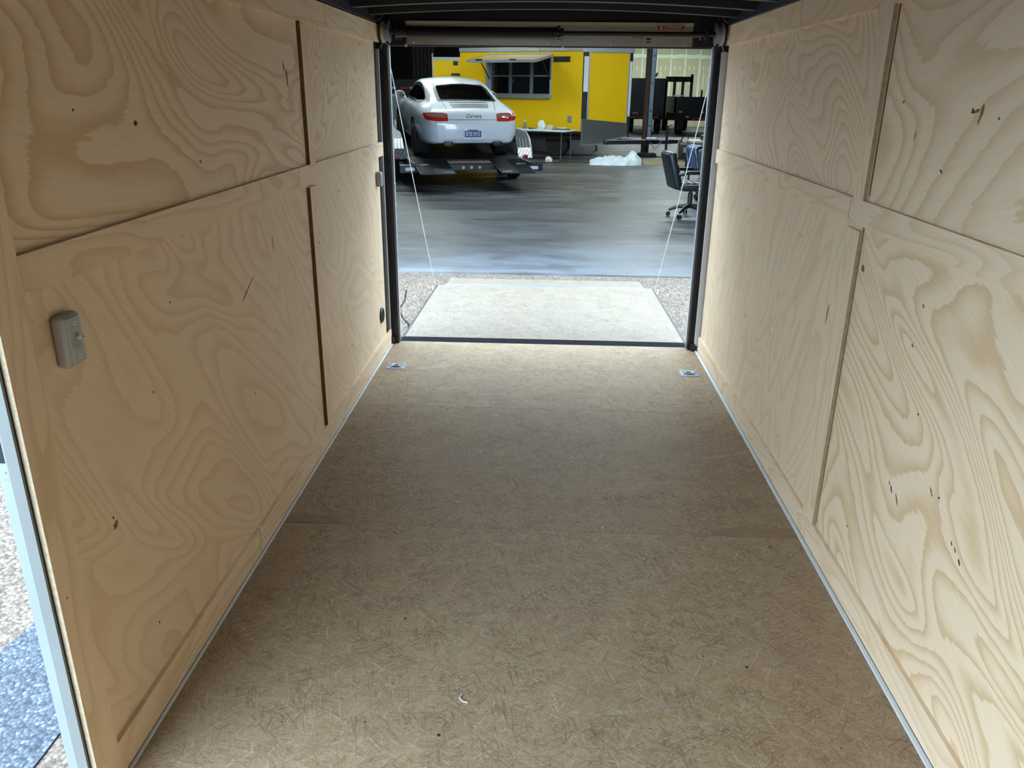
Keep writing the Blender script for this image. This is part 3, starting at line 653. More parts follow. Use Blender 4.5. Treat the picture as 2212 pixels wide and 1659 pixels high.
def chaikin(p, k=2):
    for _ in range(k):
        q = []
        for i in range(len(p)):
            a, b_ = p[i], p[(i+1) % len(p)]; q += [(a[0]*.75+b_[0]*.25, a[1]*.75+b_[1]*.25), (a[0]*.25+b_[0]*.75, a[1]*.25+b_[1]*.75)]
        p = q
    return p
PR = {'rear': (lambda u, v: (Vector((u, -2, v)), Vector((0, 1, 0)))), 'top': (lambda u, v: (Vector((u, v, 3)), Vector((0, 0, -1)))),
      'left': (lambda u, v: (Vector((-3, u, v)), Vector((1, 0, 0)))), 'right': (lambda u, v: (Vector((3, u, v)), Vector((-1, 0, 0))))}
def patch(name, poly, proj, mat, parent, off=.005, step=.05, back=.006, label=None):
    bm = bmesh.new(); vs = [bm.verts.new((u, v, 0)) for u, v in poly]; bm.faces.new(vs)
    us = [p[0] for p in poly]; vv = [p[1] for p in poly]
    for ax, (lo, hi) in enumerate(((min(us), max(us)), (min(vv), max(vv)))):
        k = lo+step
        while k < hi:
            nrm = (1, 0, 0) if ax == 0 else (0, 1, 0); co_ = (k, 0, 0) if ax == 0 else (0, k, 0)
            bmesh.ops.bisect_plane(bm, geom=list(bm.verts)+list(bm.edges)+list(bm.faces), plane_co=co_, plane_no=nrm); k += step
    bm.verts.index_update(); F = []; B = []
    for v in bm.verts:
        o, d = PR[proj](v.co.x, v.co.y); loc, nor, _, _ = BVH.ray_cast(o, d)
        if loc is None: loc, nor, _, _ = BVH.find_nearest(o+d*2.6)
        if nor.dot(d) > 0: nor = -nor
        F.append(loc+nor*off); B.append(loc-nor*back)
    m_ = MB(); k = len(F); m_.v = [tuple(v) for v in F+B]
    m_.f = [tuple(v.index for v in f.verts) for f in bm.faces]+[(e.verts[0].index, e.verts[1].index, e.verts[1].index+k, e.verts[0].index+k) for e in bm.edges if len(e.link_faces) == 1]
    if back > .001: m_.f += [tuple(v.index+k for v in f.verts)[::-1] for f in bm.faces]
    m_.mi = [0]*len(m_.f); bm.free()
    return m_.build(name, mat, parent, True, label)
def inside(p, poly):
    c = False; x, y = p
    for i in range(len(poly)):
        (x1, y1), (x2, y2) = poly[i], poly[i-1]
        if (y1 > y) != (y2 > y) and x < (x2-x1)*(y-y1)/(y2-y1)+x1: c = not c
    return c
def shrink(p, k):
    cx_ = sum(a for a, _ in p)/len(p); cy_ = sum(a for _, a in p)/len(p); w = max(a for a, _ in p)-min(a for a, _ in p); h = max(a for _, a in p)-min(a for _, a in p)
    return [(cx_+(a-cx_)*(1-2*k/w), cy_+(b_-cy_)*(1-2*k/h)) for a, b_ in p]

CAR_RZ = math.radians(17.5)
car = thing('sports_car', 'white rear engined sports car loaded on the black car hauler', 'car', (-1.33, 14.6, .373), Euler((math.radians(2.6), 0, CAR_RZ), 'XYZ'))
SIDE = chaikin([(2.98, .925), (2.62, 1.12), (2.35, 1.215), (2.0, 1.25), (1.6, 1.205), (1.25, 1.095), (1.02, .985), (1.02, .925), (1.3, .915), (2.0, .912)])
REARW = chaikin([(-.51, .47), (.51, .47), (.535, .53), (.495, 1.30), (.45, 1.37), (0, 1.41), (-.45, 1.37), (-.495, 1.30), (-.535, .53)], 1)
WIND = chaikin([(-.60, 3.06), (.60, 3.06), (.50, 2.58), (.40, 2.52), (-.40, 2.52), (-.50, 2.58)], 1)
# wheel arches cut out of the closed shell
bo_ = bpy.data.objects.new('body', me0); COL.objects.link(bo_)
tmp = []
for sx in (-1, 1):
    for yy, rr in ((1.07, .362), (3.40, .352)):
        q = MB(); q.lathe([(.60, rr), (1.1, rr)], (0, yy, .325), (sx, 0, 0), 40); c = q.build('cut', M_TRIM); tmp.append(c)
        md = bo_.modifiers.new('b', 'BOOLEAN'); md.operation = 'DIFFERENCE'; md.object = c; md.solver = 'EXACT'
        try: md.material_mode = 'TRANSFER'
        except Exception: pass
dgx = bpy.context.evaluated_depsgraph_get(); me1 = bpy.data.meshes.new_from_object(bo_.evaluated_get(dgx))
bo_.modifiers.clear()
for c in tmp: bpy.data.objects.remove(c)
bm = bmesh.new(); bm.from_mesh(me1); kill = []
s_side, s_rear, s_wind = shrink(SIDE, .02), shrink(REARW, .022), shrink(WIND, .022)
for f in bm.faces:
    c = f.calc_center_median()
    if c.z < .86: continue
    if abs(f.normal.x) > .45 and inside((c.y, c.z), s_side): kill.append(f)
    elif f.normal.z > .2 and (inside((c.x, c.y), s_rear) or inside((c.x, c.y), s_wind)): kill.append(f)
bmesh.ops.delete(bm, geom=kill, context='FACES'); bm.to_mesh(me1); bm.free()
me1.polygons.foreach_set('use_smooth', [True]*len(me1.polygons)); me1.set_sharp_from_angle(angle=math.radians(42))
bo_.data = me1; bo_.parent = car; body = bo_
def ringpoly(outer, inner): return outer, inner
def border(name, poly, proj, w):      # black rubber band around a glass
    inn = shrink(poly, w); m_ = MB(); k = len(poly); V = []
    for P_, off in ((poly, .007), (inn, .007), (poly, -.01)):
        for u, v in P_:
            o, d = PR[proj](u, v); loc, nor, _, _ = BVH.ray_cast(o, d)
            if loc is None: loc, nor, _, _ = BVH.find_nearest(o+d*2.6)
            if nor.dot(d) > 0: nor = -nor
            V.append(loc+nor*off)
    m_.v = [tuple(v) for v in V]
    for i in range(k): j = (i+1) % k; m_.f += [(i, j, k+j, k+i), (i, j, 2*k+j, 2*k+i)]
    m_.mi = [0]*len(m_.f); return m_
for pr in ('left', 'right'):
    w_ = patch('side_window', SIDE, pr, M_GLASS, car, .003, .06, .0)
    border('rubber', SIDE, pr, .05).build('window_seal', M_TRIM, w_)
w_ = patch('rear_window', REARW, 'top', M_GLASS, car, .003, .08, .0); border('r', REARW, 'top', .055).build('window_seal', M_TRIM, w_)
w_ = patch('windscreen', WIND, 'top', M_GLASS, car, .003, .08, .0); border('r', WIND, 'top', .06).build('window_seal', M_TRIM, w_)
# engine lid grille and seams
for y, hw, h in ((.405, .335, .018), (.325, .33, .011), (.285, .325, .011), (.242, .32, .011), (.205, .31, .010)):
    patch('grille_slot', chaikin([(-hw, y-h), (hw, y-h), (hw+.02, y), (hw, y+h), (-hw, y+h), (-hw-.02, y)], 1), 'top', M_TRIM, car, .002, .08, .004)
for sx in (-1, 1):
    patch('lid_seam', [(sx*.465, .455), (sx*.473, .455), (sx*.455, .30), (sx*.428, .12), (sx*.42, .12), (sx*.447, .30)], 'top', M_TRIM, car, .0012, .06, .002)
patch('lid_seam', [(-.43, .705), (.43, .705), (.43, .712), (-.43, .712)], 'rear', M_TRIM, car, .0012, .08, .002)
patch('bumper_seam', [(-.76, .372), (.76, .372), (.78, .379), (-.78, .379)], 'rear', plain('seam_shade', (.35, .37, .40), .5), car, .001, .08, .002)
# lamps
for sx in (-1, 1):
    A = [(.435, .683), (.44, .80), (.52, .815), (.70, .815), (.825, .80), (.835, .775), (.815, .715), (.78, .695), (.62, .68)]
    A = [(sx*u, v) for u, v in A]
    tl = patch('tail_lamp', A, 'rear', M_LRED, car, .008, .05, .008, 'red and smoky tail lamp')
    Bp = [(.455, .742), (.455, .795), (.53, .805), (.70, .804), (.80, .79), (.775, .758), (.65, .745)]
    patch('clear_lens', [(sx*u, v) for u, v in Bp], 'rear', M_LCLR, tl, .0105, .05, .004)
# number plate in its recess
patch('plate_recess', chaikin([(-.33, .385), (.33, .385), (.32, .555), (-.32, .555)], 2), 'rear', plain('recess_paint', (.56, .59, .63), .4), car, .003, .05, .004)
def rearpt(x, z, off):
    loc, nor, _, _ = BVH.ray_cast(Vector((x, -2, z)), Vector((0, 1, 0))); return Vector((x, loc.y-off, z))
py_ = min(rearpt(x, z, 0).y for x in (-.15, 0, .15) for z in (.40, .47, .54))-.012
PM = frame((0, py_, .472), (1, 0, 0), (0, 0, 1))
pl_ = MB().box(-.165, .165, -.082, .082, -.012, 0, PM).build('number_plate', M_PLW, car, label='blue and white number plate reading BTB 2913')
MB().box(-.15, .15, -.055, .055, 0, .002, PM).build('plate_field', M_PLATE, pl_)
MB().box(-.09, .09, .055, .072, 0, .0021, PM).build('plate_header', M_PLATE, pl_)
text('plate_lettering', 'BTB\u00b72913', M_PLW, PM @ Matrix.Translation((0, -.002, .003)), .098, pl_, depth=.001, squash=.66)
MB().box(-.06, .06, -.078, -.060, 0, .0021, PM).build('county_strip', WHT_T, pl_)
text('model_script', 'Carrera', M_TRIM, frame((0.02, rearpt(0.02, .765, .006).y, .765), (1, 0, 0), (0, .45, 1)), .085, car, depth=.002, shear=.35)
# exhausts, bumper valance
for sx in (-1, 1):
    q = MB(); ax = []
    for d, k in ((-.03, 1), (.10, 1), (.10, .86), (-.02, .84)):
        ax.append([Vector((sx*.44+.085*k*math.copysign(abs(math.cos(a))**.6, math.cos(a)), .02-d, .315+.040*k*math.copysign(abs(math.sin(a))**.6, math.sin(a)))) for a in [2*PI*j/24 for j in range(24)]])
    for A_, B_ in zip(ax, ax[1:]): q.add(A_+B_, [(i, (i+1) % 24, 24+(i+1) % 24, 24+i) for i in range(24)])
    q.add(ax[-1], [tuple(range(24))]); q.build('exhaust_tip', M_TRIM, car, True)
patch('valance', [(-.60, .285), (.60, .285), (.62, .312), (-.62, .312)], 'rear', M_TRIM, car, .004, .08, .01)
# wheels
def wheel_parts(parent, c, sx, r=.325, w=.24):
    q = MB(); q.lathe([(-w/2, r*.70), (-w/2, r*.93), (-w/2+.03, r), (w/2-.03, r), (w/2, r*.93), (w/2, r*.70)], c, (sx, 0, 0), 36); ty = q.build('tyre', M_TYRE, parent, True)
    q = MB(); q.lathe([(w/2-.03, r*.72), (w/2+.002, r*.72), (w/2, r*.66), (w/2-.06, r*.63), (w/2-.07, r*.1)], c, (sx, 0, 0), 36)
    for k in range(5):
        a = 2*PI*k/5; u = Vector((0, math.cos(a), math.sin(a))); v = Vector((0, -math.sin(a), math.cos(a))); o = Vector(c)+Vector((sx*(w/2-.02), 0, 0))
        q.add([o+u*r*.10-v*.022, o+u*r*.10+v*.022, o+u*r*.68+v*.035, o+u*r*.68-v*.035]+[p-Vector((sx*.03, 0, 0)) for p in (o+u*r*.10-v*.022, o+u*r*.10+v*.022, o+u*r*.68+v*.035, o+u*r*.68-v*.035)], [(0, 1, 2, 3), (4, 7, 6, 5), (0, 4, 5, 1), (1, 5, 6, 2), (2, 6, 7, 3), (3, 7, 4, 0)])
    q.build('rim', M_RIM, ty, True)
for sx in (-1, 1):
    wheel_parts(car, (sx*.765, 1.07, .325), sx, .325, .27); wheel_parts(car, (sx*.755, 3.40, .315), sx, .315, .235)
# mirrors
for sx in (-1, 1):
    c = Vector((sx*.93, 2.55, .985)); q = MB(); P_ = []
    for i in range(9):
        th = PI/2*i/8; rr = math.sin(th); P_.append([c+Vector((.105*rr*math.cos(a), .085*math.cos(th), .078*rr*math.sin(a))) for a in [2*PI*j/20 for j in range(21)]])
    P_.append([c+Vector((.105*.9*math.cos(a), -.012, .078*.88*math.sin(a))) for a in [2*PI*j/20 for j in range(21)]])
    q.grid(P_); q.tube([c+Vector((-sx*.09, .02, -.03)), Vector((sx*.80, 2.66, .91))], [.03, .022], 8); mo = q.build('door_mirror', M_PAINT, car, True)
    q = MB(); q.add([c+Vector((.105*.9*math.cos(a), -.010, .078*.88*math.sin(a))) for a in [2*PI*j/20 for j in range(20)]], [tuple(range(20))]); q.build('mirror_glass', plain('mirror_dark', (.02, .025, .03), .1), mo)
# cabin
q = MB(); q.box(-.70, .70, .80, 3.05, .30, .60); q.box(-.66, .66, .80, 1.25, .60, .90); q.box(-.69, .69, 2.75, 3.05, .60, .90); q.build('cabin_tub', M_SEAT, car)
for sx in (-1, 1):
    q = MB(); q.rbox(-.25, .25, -.06, .06, 0, .52, .05, 3, Matrix.Translation((sx*.36, 1.62, .60)) @ Matrix.Rotation(.30, 4, 'X')); q.rbox(-.15, .15, -.05, .05, .46, .66, .05, 3, Matrix.Translation((sx*.36, 1.62, .60)) @ Matrix.Rotation(.30, 4, 'X')); q.build('seat', M_SEAT, car, True)

# ------------------------------------------------------------------ black car hauler
HL = thing('car_hauler', 'black flatbed car hauler trailer with diamond plate fenders carrying the white car', 'trailer', (-1.17, 14.02, -.10), Euler((0, 0, CAR_RZ), 'XYZ'))
TM = Matrix.Rotation(math.radians(2.6), 4, 'X')
def hb(n, m_, *a, **k):
    q = MB()
    for bx in a: q.box(*bx, TM)
    return q.build(n, m_, HL, **k)
M_DECK = plain('black_deck', (.010, .012, .016), .55, 0, .4, var=.4)
M_SLAT = plain('ramp_black', (.016, .019, .024), .5, .2)
for k in range(8): hb('deck_plank', M_DECK, (-1.02+k*.2555, -1.02+k*.2555+.25, .95, 5.7, .415, .445))
hb('frame', M_BLACK, (-1.08, -1.02, .50, 5.7, .30, .44), (1.02, 1.08, .50, 5.7, .30, .44), (-1.02, 1.02, .62, .72, .30, .40), (-1.02, 1.02, 5.6, 5.7, .30, .44))
# fixed beaver-tail ramps: a tread plate with ribs
for s in (-1, 1):
    a, b_ = (-1.02, -.40) if s < 0 else (.40, 1.02)
    RMx = TM @ Matrix.Translation((0, 0, .33)) @ Matrix.Rotation(math.atan2(.11, .95), 4, 'X')
    q = MB(); q.box(a, b_, 0, .97, -.015, 0, RMx); rmp = q.build('tail_ramp', M_SLAT, HL)
    xo = a if s < 0 else b_
    for k in range(9):
        x = xo-s*(.03+k*.03); q = MB(); q.box(x-.006, x+.006, .02, .95, 0, .012, RMx); q.build('tread_rib', M_SLAT, rmp)
    for k in range(9):
        x = (a+b_)/2-s*.27+s*(-.0)+k*s*.02; q = MB(); q.box(x-.003, x+.003, .03, .14, 0, .008, RMx); q.build('tread_rib', M_GREYP, rmp)
    q = MB(); q.tube([RMx @ Vector((xo-s*.14+dx, .50+dy, .02)) for dx, dy in ((-.09, 0), (-.06, .03), (.06, .03), (.09, 0))], .010, 6); q.build('handle', M_GALV, rmp, True)
# rear lamps
for s in (-1, 1):
    hb('lamp_box', M_BLACK, (s*1.14-.15, s*1.14+.15, .50, .62, .285, .41))
    q = MB(); q.rbox(s*1.12-.085, s*1.12+.085, .485, .50, .315, .375, .02, 3, TM); q.build('tail_lamp', M_TLWHITE, HL, True, label='oval white tail lamp')
for k in (-1, 0, 1):
    q = MB(); q.lathe([(0, .024), (.012, .022)], TM @ Vector((k*.15, .62, .345)), (0, -1, 0), 16); q.build('marker_lamp', WHT_T, HL, True)
    q = MB(); q.lathe([(.012, .012), (.014, .010)], TM @ Vector((k*.15, .62, .345)), (0, -1, 0), 12); q.build('marker_core', RED_T, HL)
# fenders
M_DIA = diamond('diamond_plate', 16)
for s in (-1, 1):
    prof = [(1.42, .40), (1.50, .58), (1.66, .74), (1.88, .83), (3.55, .83), (3.78, .73), (3.92, .56), (3.98, .40)]
    A = [TM @ Vector((s*1.085, y, z)) for y, z in prof]; B_ = [TM @ Vector((s*1.36, y, z)) for y, z in prof]; C_ = [TM @ Vector((s*1.36, y, z-.07)) for y, z in prof]
    q = MB(); q.grid([A, B_, C_]); fn = q.build('fender', M_DIA, HL)
    q = MB(); q.tube(B_, .012, 6); q.build('fender_bead', M_ALU, fn, True)
    q = MB(); q.rbox(s*1.22-.05, s*1.22+.05, 1.395, 1.415, .40, .46, .006, 1, TM); q.build('red_marker', RED_T, fn)
    for yy in (2.28, 3.12): wheel_parts(HL, (s*1.22, yy, .345+yy*math.sin(math.radians(2.6))*.0), s, .34, .20)
q = MB(); q.tube([TM @ Vector((-.9, 5.7, .37)), TM @ Vector((0, 6.9, .37))], .05, 6); q.tube([TM @ Vector((.9, 5.7, .37)), TM @ Vector((0, 6.9, .37))], .05, 6); q.build('tongue', M_BLACK, HL)
q = MB(); q.cyl((0, 6.8, .0), (0, 6.8, 1.0), .03, 10); q.box(-.1, .1, 6.7, 6.9, 0, .02); q.build('jack', M_BLACK, HL)
# ------------------------------------------------------------------ yellow food trailer
M_YEL = plain('yellow_skin', (.74, .47, .004), .30, 0, .5, var=.04, vs=1.5, **{'Coat Weight': .4, 'Coat Roughness': .1})
M_CHROME = plain('polished_trim', (.72, .75, .80), .12, 1., var=.08)
M_GRYTRIM = plain('silver_edge_trim', (.42, .47, .53), .4, .6)
M_INT = plain('dark_galley', (.035, .045, .055), .6)
YR = math.radians(-25)
FT = thing('food_trailer', 'bright yellow enclosed food trailer with a raised serving awning', 'trailer', (.844, 21.9, -.10), (0, 0, YR))
G = .10                       # world z 0 in trailer space
def fb(n, m_, x0, x1, y0, y1, z0, z1, par=FT, M_=None):
    q = MB(); q.box(x0, x1, y0, y1, z0+G, z1+G, M_); return q.build(n, m_, par)
# side wall around the serving window
WX0, WX1, WZ0, WZ1 = -2.83, -.87, 1.37, 2.48
q = MB()
for bx in ((-3.60, WX0, 0, .05, .57, 2.53), (WX1, 0, 0, .05, .57, 2.53), (WX0, WX1, 0, .05, .57, WZ0), (WX0, WX1, 0, .05, WZ1, 2.53)): q.box(bx[0], bx[1], bx[2], bx[3], bx[4]+G, bx[5]+G)
q.build('side_panel', M_YEL, FT)
fb('rear_wall', M_YEL, -3.65, -3.6, 0, 2.1, .57, 2.53); fb('far_wall', M_INT, -3.6, 0, 2.05, 2.1, .57, 2.53); fb('galley_floor', M_BLACK, -3.6, .0, .0, 2.1, .50, .57); fb('roof', M_GRYTRIM, -3.6, 0, 0, 2.1, 2.53, 2.58)
fb('top_rail', M_GRYTRIM, -3.66, -1.22, -.03, .02, 2.53, 2.63); fb('top_rail', M_GRYTRIM, -1.21, .02, -.03, .02, 2.53, 2.63)
fb('roof_vent', M_WHITE, -1.35, -.85, .4, .8, 2.58, 2.70)
fb('chassis', M_BLACK, -3.6, 0, .12, .25, .34, .50); fb('chassis', M_BLACK, -3.6, 0, 1.85, 1.98, .34, .50)
# serving window: frame, sashes, sill
fm = MB()
for bx in ((WX0, WX0+.17, -.02, .10), (WX1-.045, WX1, -.02, .10)): fm.box(bx[0], bx[1], bx[2], bx[3], WZ0+G, WZ1+G)
fm.box(WX0+.17, WX1-.045, -.02, .10, WZ1+G-.05, WZ1+G); fm.box(WX0+.17, WX1-.045, -.06, .10, WZ0+G, WZ0+G+.115); wf = fm.build('window_frame', M_GRYTRIM, FT)
M_SASH = plain('grey_sash', (.20, .235, .26), .5, .3)
cx0, cx1 = WX0+.17, WX1-.045; mull = [cx0, -2.12, -1.485, cx1]
for x in mull[1:3]: fb('mullion', M_SASH, x-.045, x+.045, .045, .08, 1.485, 2.43, wf)
for a, b_, z in ((mull[0], mull[1], 1.92), (mull[1], mull[2], 1.925), (mull[2], mull[3], 1.925)): fb('meeting_rail', M_SASH if a > -2.5 else M_GRYTRIM, a+.02, b_-.045, .05, .08, z-.015, z+.025, wf)
for i in range(3):
    for z0, z1 in ((1.485, 1.905), (1.95, 2.43)):
        if i == 0 and z0 < 1.6: continue          # this one is slid open
        fb('pane', M_PANE, mull[i]+.03, mull[i+1]-.045, .062, .066, z0, z1, wf)
fb('counter', M_GRYTRIM, WX0+.17, WX1-.045, .1, .55, 1.33, 1.37)
fb('faucet_bracket', M_GRYTRIM, -2.32, -2.24, .5, .54, 1.75, 1.85)
# awning door raised over the window
AM = Matrix.Translation((0, -.02, 2.42+G)) @ Matrix.Rotation(math.radians(9), 4, 'X')
q = MB(); q.box(WX0-.02, WX1+.02, -1.0, 0, -.025, .02, AM); aw = q.build('awning', M_YEL, FT)
q = MB()
for bx in ((WX0-.03, WX1+.03, -1.02, -.99, -.035, .028), (WX0-.03, WX0, -1.0, 0, -.035, .028), (WX1, WX1+.03, -1.0, 0, -.035, .028)): q.box(*bx, AM)
q.build('awning_frame', M_GRYTRIM, aw)
q = MB(); q.box(WX0+.02, WX1-.02, -.97, -.03, -.032, -.026, AM); q.build('awning_lining', M_INT, aw)
for x in (WX0+.35, -1.5):
    q = MB(); q.box(x-.09, x+.09, -1.03, -.97, .022, .045, AM); q.build('latch', M_BLACK, aw)
for x in (WX0+.12, WX1-.03):
    q = MB(); q.tube([(x, -.02, 1.84+G), AM @ Vector((x, -.55, -.03))], .014, 8); st_ = q.build('gas_strut', M_BLACK, FT, True)
    q = MB(); q.tube([(x, -.02, 1.45+G), (x, -.02, 1.84+G)], .02, 8); q.build('strut_rail', M_GRYTRIM, st_)
fb('hinge_rail', M_GRYTRIM, WX0-.02, WX1+.02, -.035, 0, 2.40, 2.46)
# vent, outlet
v_ = fb('side_vent', M_BLACK, -.817, -.355, -.03, 0, 2.273, 2.398)
for k in range(4): fb('vent_slat', M_BLACKR, -.80, -.37, -.036, -.028, 2.285+k*.027, 2.297+k*.027, v_)
o_ = fb('outlet_box', M_GRYTRIM, -.372, -.257, -.03, 0, .80, .955); fb('outlet_lid', M_GALV, -.355, -.275, -.036, -.03, .815, .94, o_)
# V nose
NA = math.radians(42); NM = Matrix.Rotation(NA, 4, 'Z')
def nb(n, m_, x0, x1, y0, y1, z0, z1, par=FT):
    q = MB(); q.box(x0, x1, y0, y1, z0+G, z1+G, NM); return q.build(n, m_, par)
nb('corner_post', M_CHROME, 0, .17, -.012, .04, .57, 2.53)
nb('corner_post', M_CHROME, 1.27, 1.36, -.012, .04, .42, 2.53)
nz = nb('nose_panel', M_YEL, .17, 1.27, 0, .04, .72, 2.50)
nb('nose_rail', M_GRYTRIM, -.02, 1.38, -.03, .04, 2.50, 2.62)
nb('edge_strip', M_GRYTRIM, .155, .185, -.02, .0, .57, 2.5); nb('edge_strip', M_GRYTRIM, 1.255, 1.28, -.02, .0, .57, 2.5)
q = MB(); q.prism([(.02, .22), (.70, .255), (.74, .34), (1.30, .44), (1.30, .78), (.02, .885)], -.022, -.004, lambda u, v, d: NM @ Vector((u, d, v+G))); dp = q.build('stone_guard', diamond('stone_guard_plate', 15, (.62, .66, .70)), FT)
q = MB(); q.tube([NM @ Vector((u, -.02, v+G)) for u, v in ((.02, .885), (.02, .22), (.70, .255), (.74, .34), (1.30, .44))], .014, 6); q.build('guard_edge', M_ALU, dp, True)
M_FILM = plain('white_film', (.62, .66, .72), .6)
nb('protective_film', M_FILM, .03, .15, -.018, -.013, 1.55, 2.40); nb('protective_film', M_FILM, 1.285, 1.35, -.018, -.013, .95, 2.3)
tip = NM @ Vector((1.36, .04, 0)); q = MB()
q.add([tip+Vector((0, 0, .42+G)), Vector((0, 2.1, .42+G)), Vector((0, 2.1, 2.53+G)), tip+Vector((0, 0, 2.53+G))], [(0, 1, 2, 3)])
q.add([Vector((0, 0, 2.53+G)), tip+Vector((0, 0, 2.53+G)), Vector((0, 2.1, 2.53+G))], [(0, 1, 2)]); q.build('nose_far_side', M_YEL, FT)
# wheels, tongue
for x in (-1.55, -.70): wheel_parts(FT, (x, .20, .335), -1, .335, .22) if False else None
q = MB(); q.lathe([(-.11, .22), (-.11, .32), (-.08, .335), (.08, .335), (.11, .32), (.11, .22)], (-.78, .30, .335), (0, 1, 0), 30); ty = q.build('tyre', M_TYRE, FT, True)
q = MB(); q.lathe([(.10, .235), (.105, .22), (.06, .05)], (-.78, .30, .335), (0, -1, 0), 24); q.build('rim', M_RIM, ty, True)
Q = Matrix.Rotation(-YR, 4, 'Z')
def wl_(x, y, z): return Q @ (Vector((x, y, z))-Vector((.844, 21.9, -.10)))
q = MB(); q.tube([wl_(1.45, 22.1, .285), wl_(3.35, 22.75, .285)], .065, 4); q.tube([wl_(1.9, 23.3, .285), wl_(3.35, 22.75, .285)], .065, 4); tg = q.build('tongue', plain('navy_steel', (.012, .016, .03), .4), FT)
q = MB(); q.tube([wl_(3.3, 22.73, .30), wl_(3.62, 22.82, .30)], [.06, .045], 8); q.build('coupler', M_BLACK, tg)
q = MB(); q.tube([wl_(1.65, 22.12, .345), wl_(2.65, 22.45, .35)], .022, 6); q.build('tongue_cover', M_ALU, tg)
q = MB(); q.cyl(wl_(3.22, 22.7, -.07), wl_(3.22, 22.7, .72), .035, 10); q.cyl(wl_(3.22, 22.7, -.10), wl_(3.22, 22.7, -.07), .09, 12); q.cyl(wl_(3.22, 22.7, .70), wl_(3.36, 22.72, .74), .012, 8); q.build('jack', M_BLACK, tg, True)
q = MB()
for k in range(12):
    a = k/11; p = wl_(2.72+.36*a, 22.45+.1*a, .36-.22*math.sin(PI*a)); q.tube([p+Vector((.02*math.cos(t_), .006*(k % 2), .028*math.sin(t_))) for t_ in [2*PI*j/8 for j in range(8)]], .006, 5, True)
q.build('safety_chain', M_GALV, tg, True)
q = MB(); q.rbox(2.62, 2.92, 22.33, 22.5, .345, .42, .02, 2, Q @ Matrix.Translation((-.844, -21.9, .10))); q.build('junction_box', M_GALV, tg)
# open rear door of the food trailer, swung out past its left end
DM = Matrix.Translation((-3.68, .05, 0)) @ Matrix.Rotation(math.radians(200), 4, 'Z')
q = MB(); q.box(0, .75, -.02, .02, .62+G, 2.33+G, DM); dr = q.build('rear_door', M_YEL, FT)
q = MB()
for bx in ((-.02, 0, .60, 2.36), (.75, .77, .60, 2.36)): q.box(bx[0], bx[1], -.03, .03, bx[2]+G, bx[3]+G, DM)
q.box(-.02, .77, -.03, .03, 2.33+G, 2.40+G, DM); q.build('door_frame', M_GRYTRIM, dr)
q = MB(); q.tube([DM @ Vector((.78, 0, .3+G)), DM @ Vector((.78, 0, 2.50+G))], .018, 8); q.build('lock_rod', M_ALU, dr, True)
q = MB(); q.box(.06, .19, .02, .045, 2.20+G, 2.30+G, DM); q.box(.0, .25, .02, .04, 1.93+G, 1.985+G, DM); q.build('latch', M_BLACK, dr)

# ------------------------------------------------------------------ steel column
cm = thing('steel_column', 'rusty steel column with a blue grey slotted channel strapped to it', 'column', (2.72, 23.35, -.10))
M_RUST = plain('rusty_brown', (.055, .035, .026), .8, var=.4, vs=5)
q = MB(); q.box(-.10, .10, -.09, -.075, 0, 4.78); q.box(-.10, .10, .075, .09, 0, 4.78); q.box(-.006, .006, -.075, .075, 0, 4.78); q.build('beam', M_RUST, cm)
q = MB(); q.box(-.16, .16, -.14, .14, 0, .02); q.build('base_plate', M_RUST, cm)
M_STRUT = plain('blue_grey_channel', (.17, .23, .31), .45, .3, var=.3, vs=8)
q = MB(); q.box(.015, .15, -.115, -.10, .30, 4.78); q.box(.015, .03, -.115, -.09, .30, 4.78); q.box(.135, .15, -.115, -.09, .30, 4.78); ch = q.build('channel', M_STRUT, cm)
for z in (2.55, 1.85, 1.15, .75):
    q = MB(); q.box(.065, .10, -.119, -.115, z, z+.06); q.build('slot', M_BLACK, ch)
q = MB(); q.cyl((.16, -.09, 2.05), (.20, -.09, 2.15), .025, 8); q.build('knob', M_BLACK, cm)

# ------------------------------------------------------------------ folding table and what lies on it
TB = thing('folding_table', 'white folding table with grey steel legs beside the yellow trailer', 'table', (.40, 20.62, -.10), (0, 0, math.radians(-27)))
M_TTOP = plain('white_table_top', (.62, .68, .74), .45)
q = MB(); q.rbox(-1.83, 0, 0, .72, .70, .742, .015, 2); q.build('table_top', M_TTOP, TB, True)
M_LEG = plain('grey_tube', (.12, .13, .14), .4, .5)
for x in (-.12, -1.62):
    for y in (.08, .62):
        q = MB(); q.tube([(x, y, .70), (x+(.0), y, .02)], .014, 8); q.build('leg', M_LEG, TB, True)
    q = MB(); q.tube([(x, .0, .018), (x, .70, .018)], .016, 8); q.build('foot_bar', M_LEG, TB, True)
    q = MB(); q.tube([(x, .35, .45), (x+(-.35 if x > -1 else .35), .35, .70)], .009, 6); q.build('brace', M_BLACK, TB, True)
TBM = Matrix.Translation((.40, 20.62, -.10)) @ Matrix.Rotation(math.radians(-27), 4, 'Z')
def on_table(x, y): return tuple(TBM @ Vector((x, y, .742)))
bt_ = thing('spray_bottle', 'small dark bottle on the left half of the folding table', 'bottle', on_table(-1.28, .30))
q = MB(); q.lathe([(0, .045), (.12, .045), (.16, .02), (.18, .018)], (0, 0, 0), (0, 0, 1), 16); q.build('body', plain('grey_bottle', (.16, .18, .17), .3), bt_, True)
q = MB(); q.lathe([(.18, .024), (.22, .02)], (0, 0, 0), (0, 0, 1), 12); q.build('cap', M_WHITE, bt_, True)
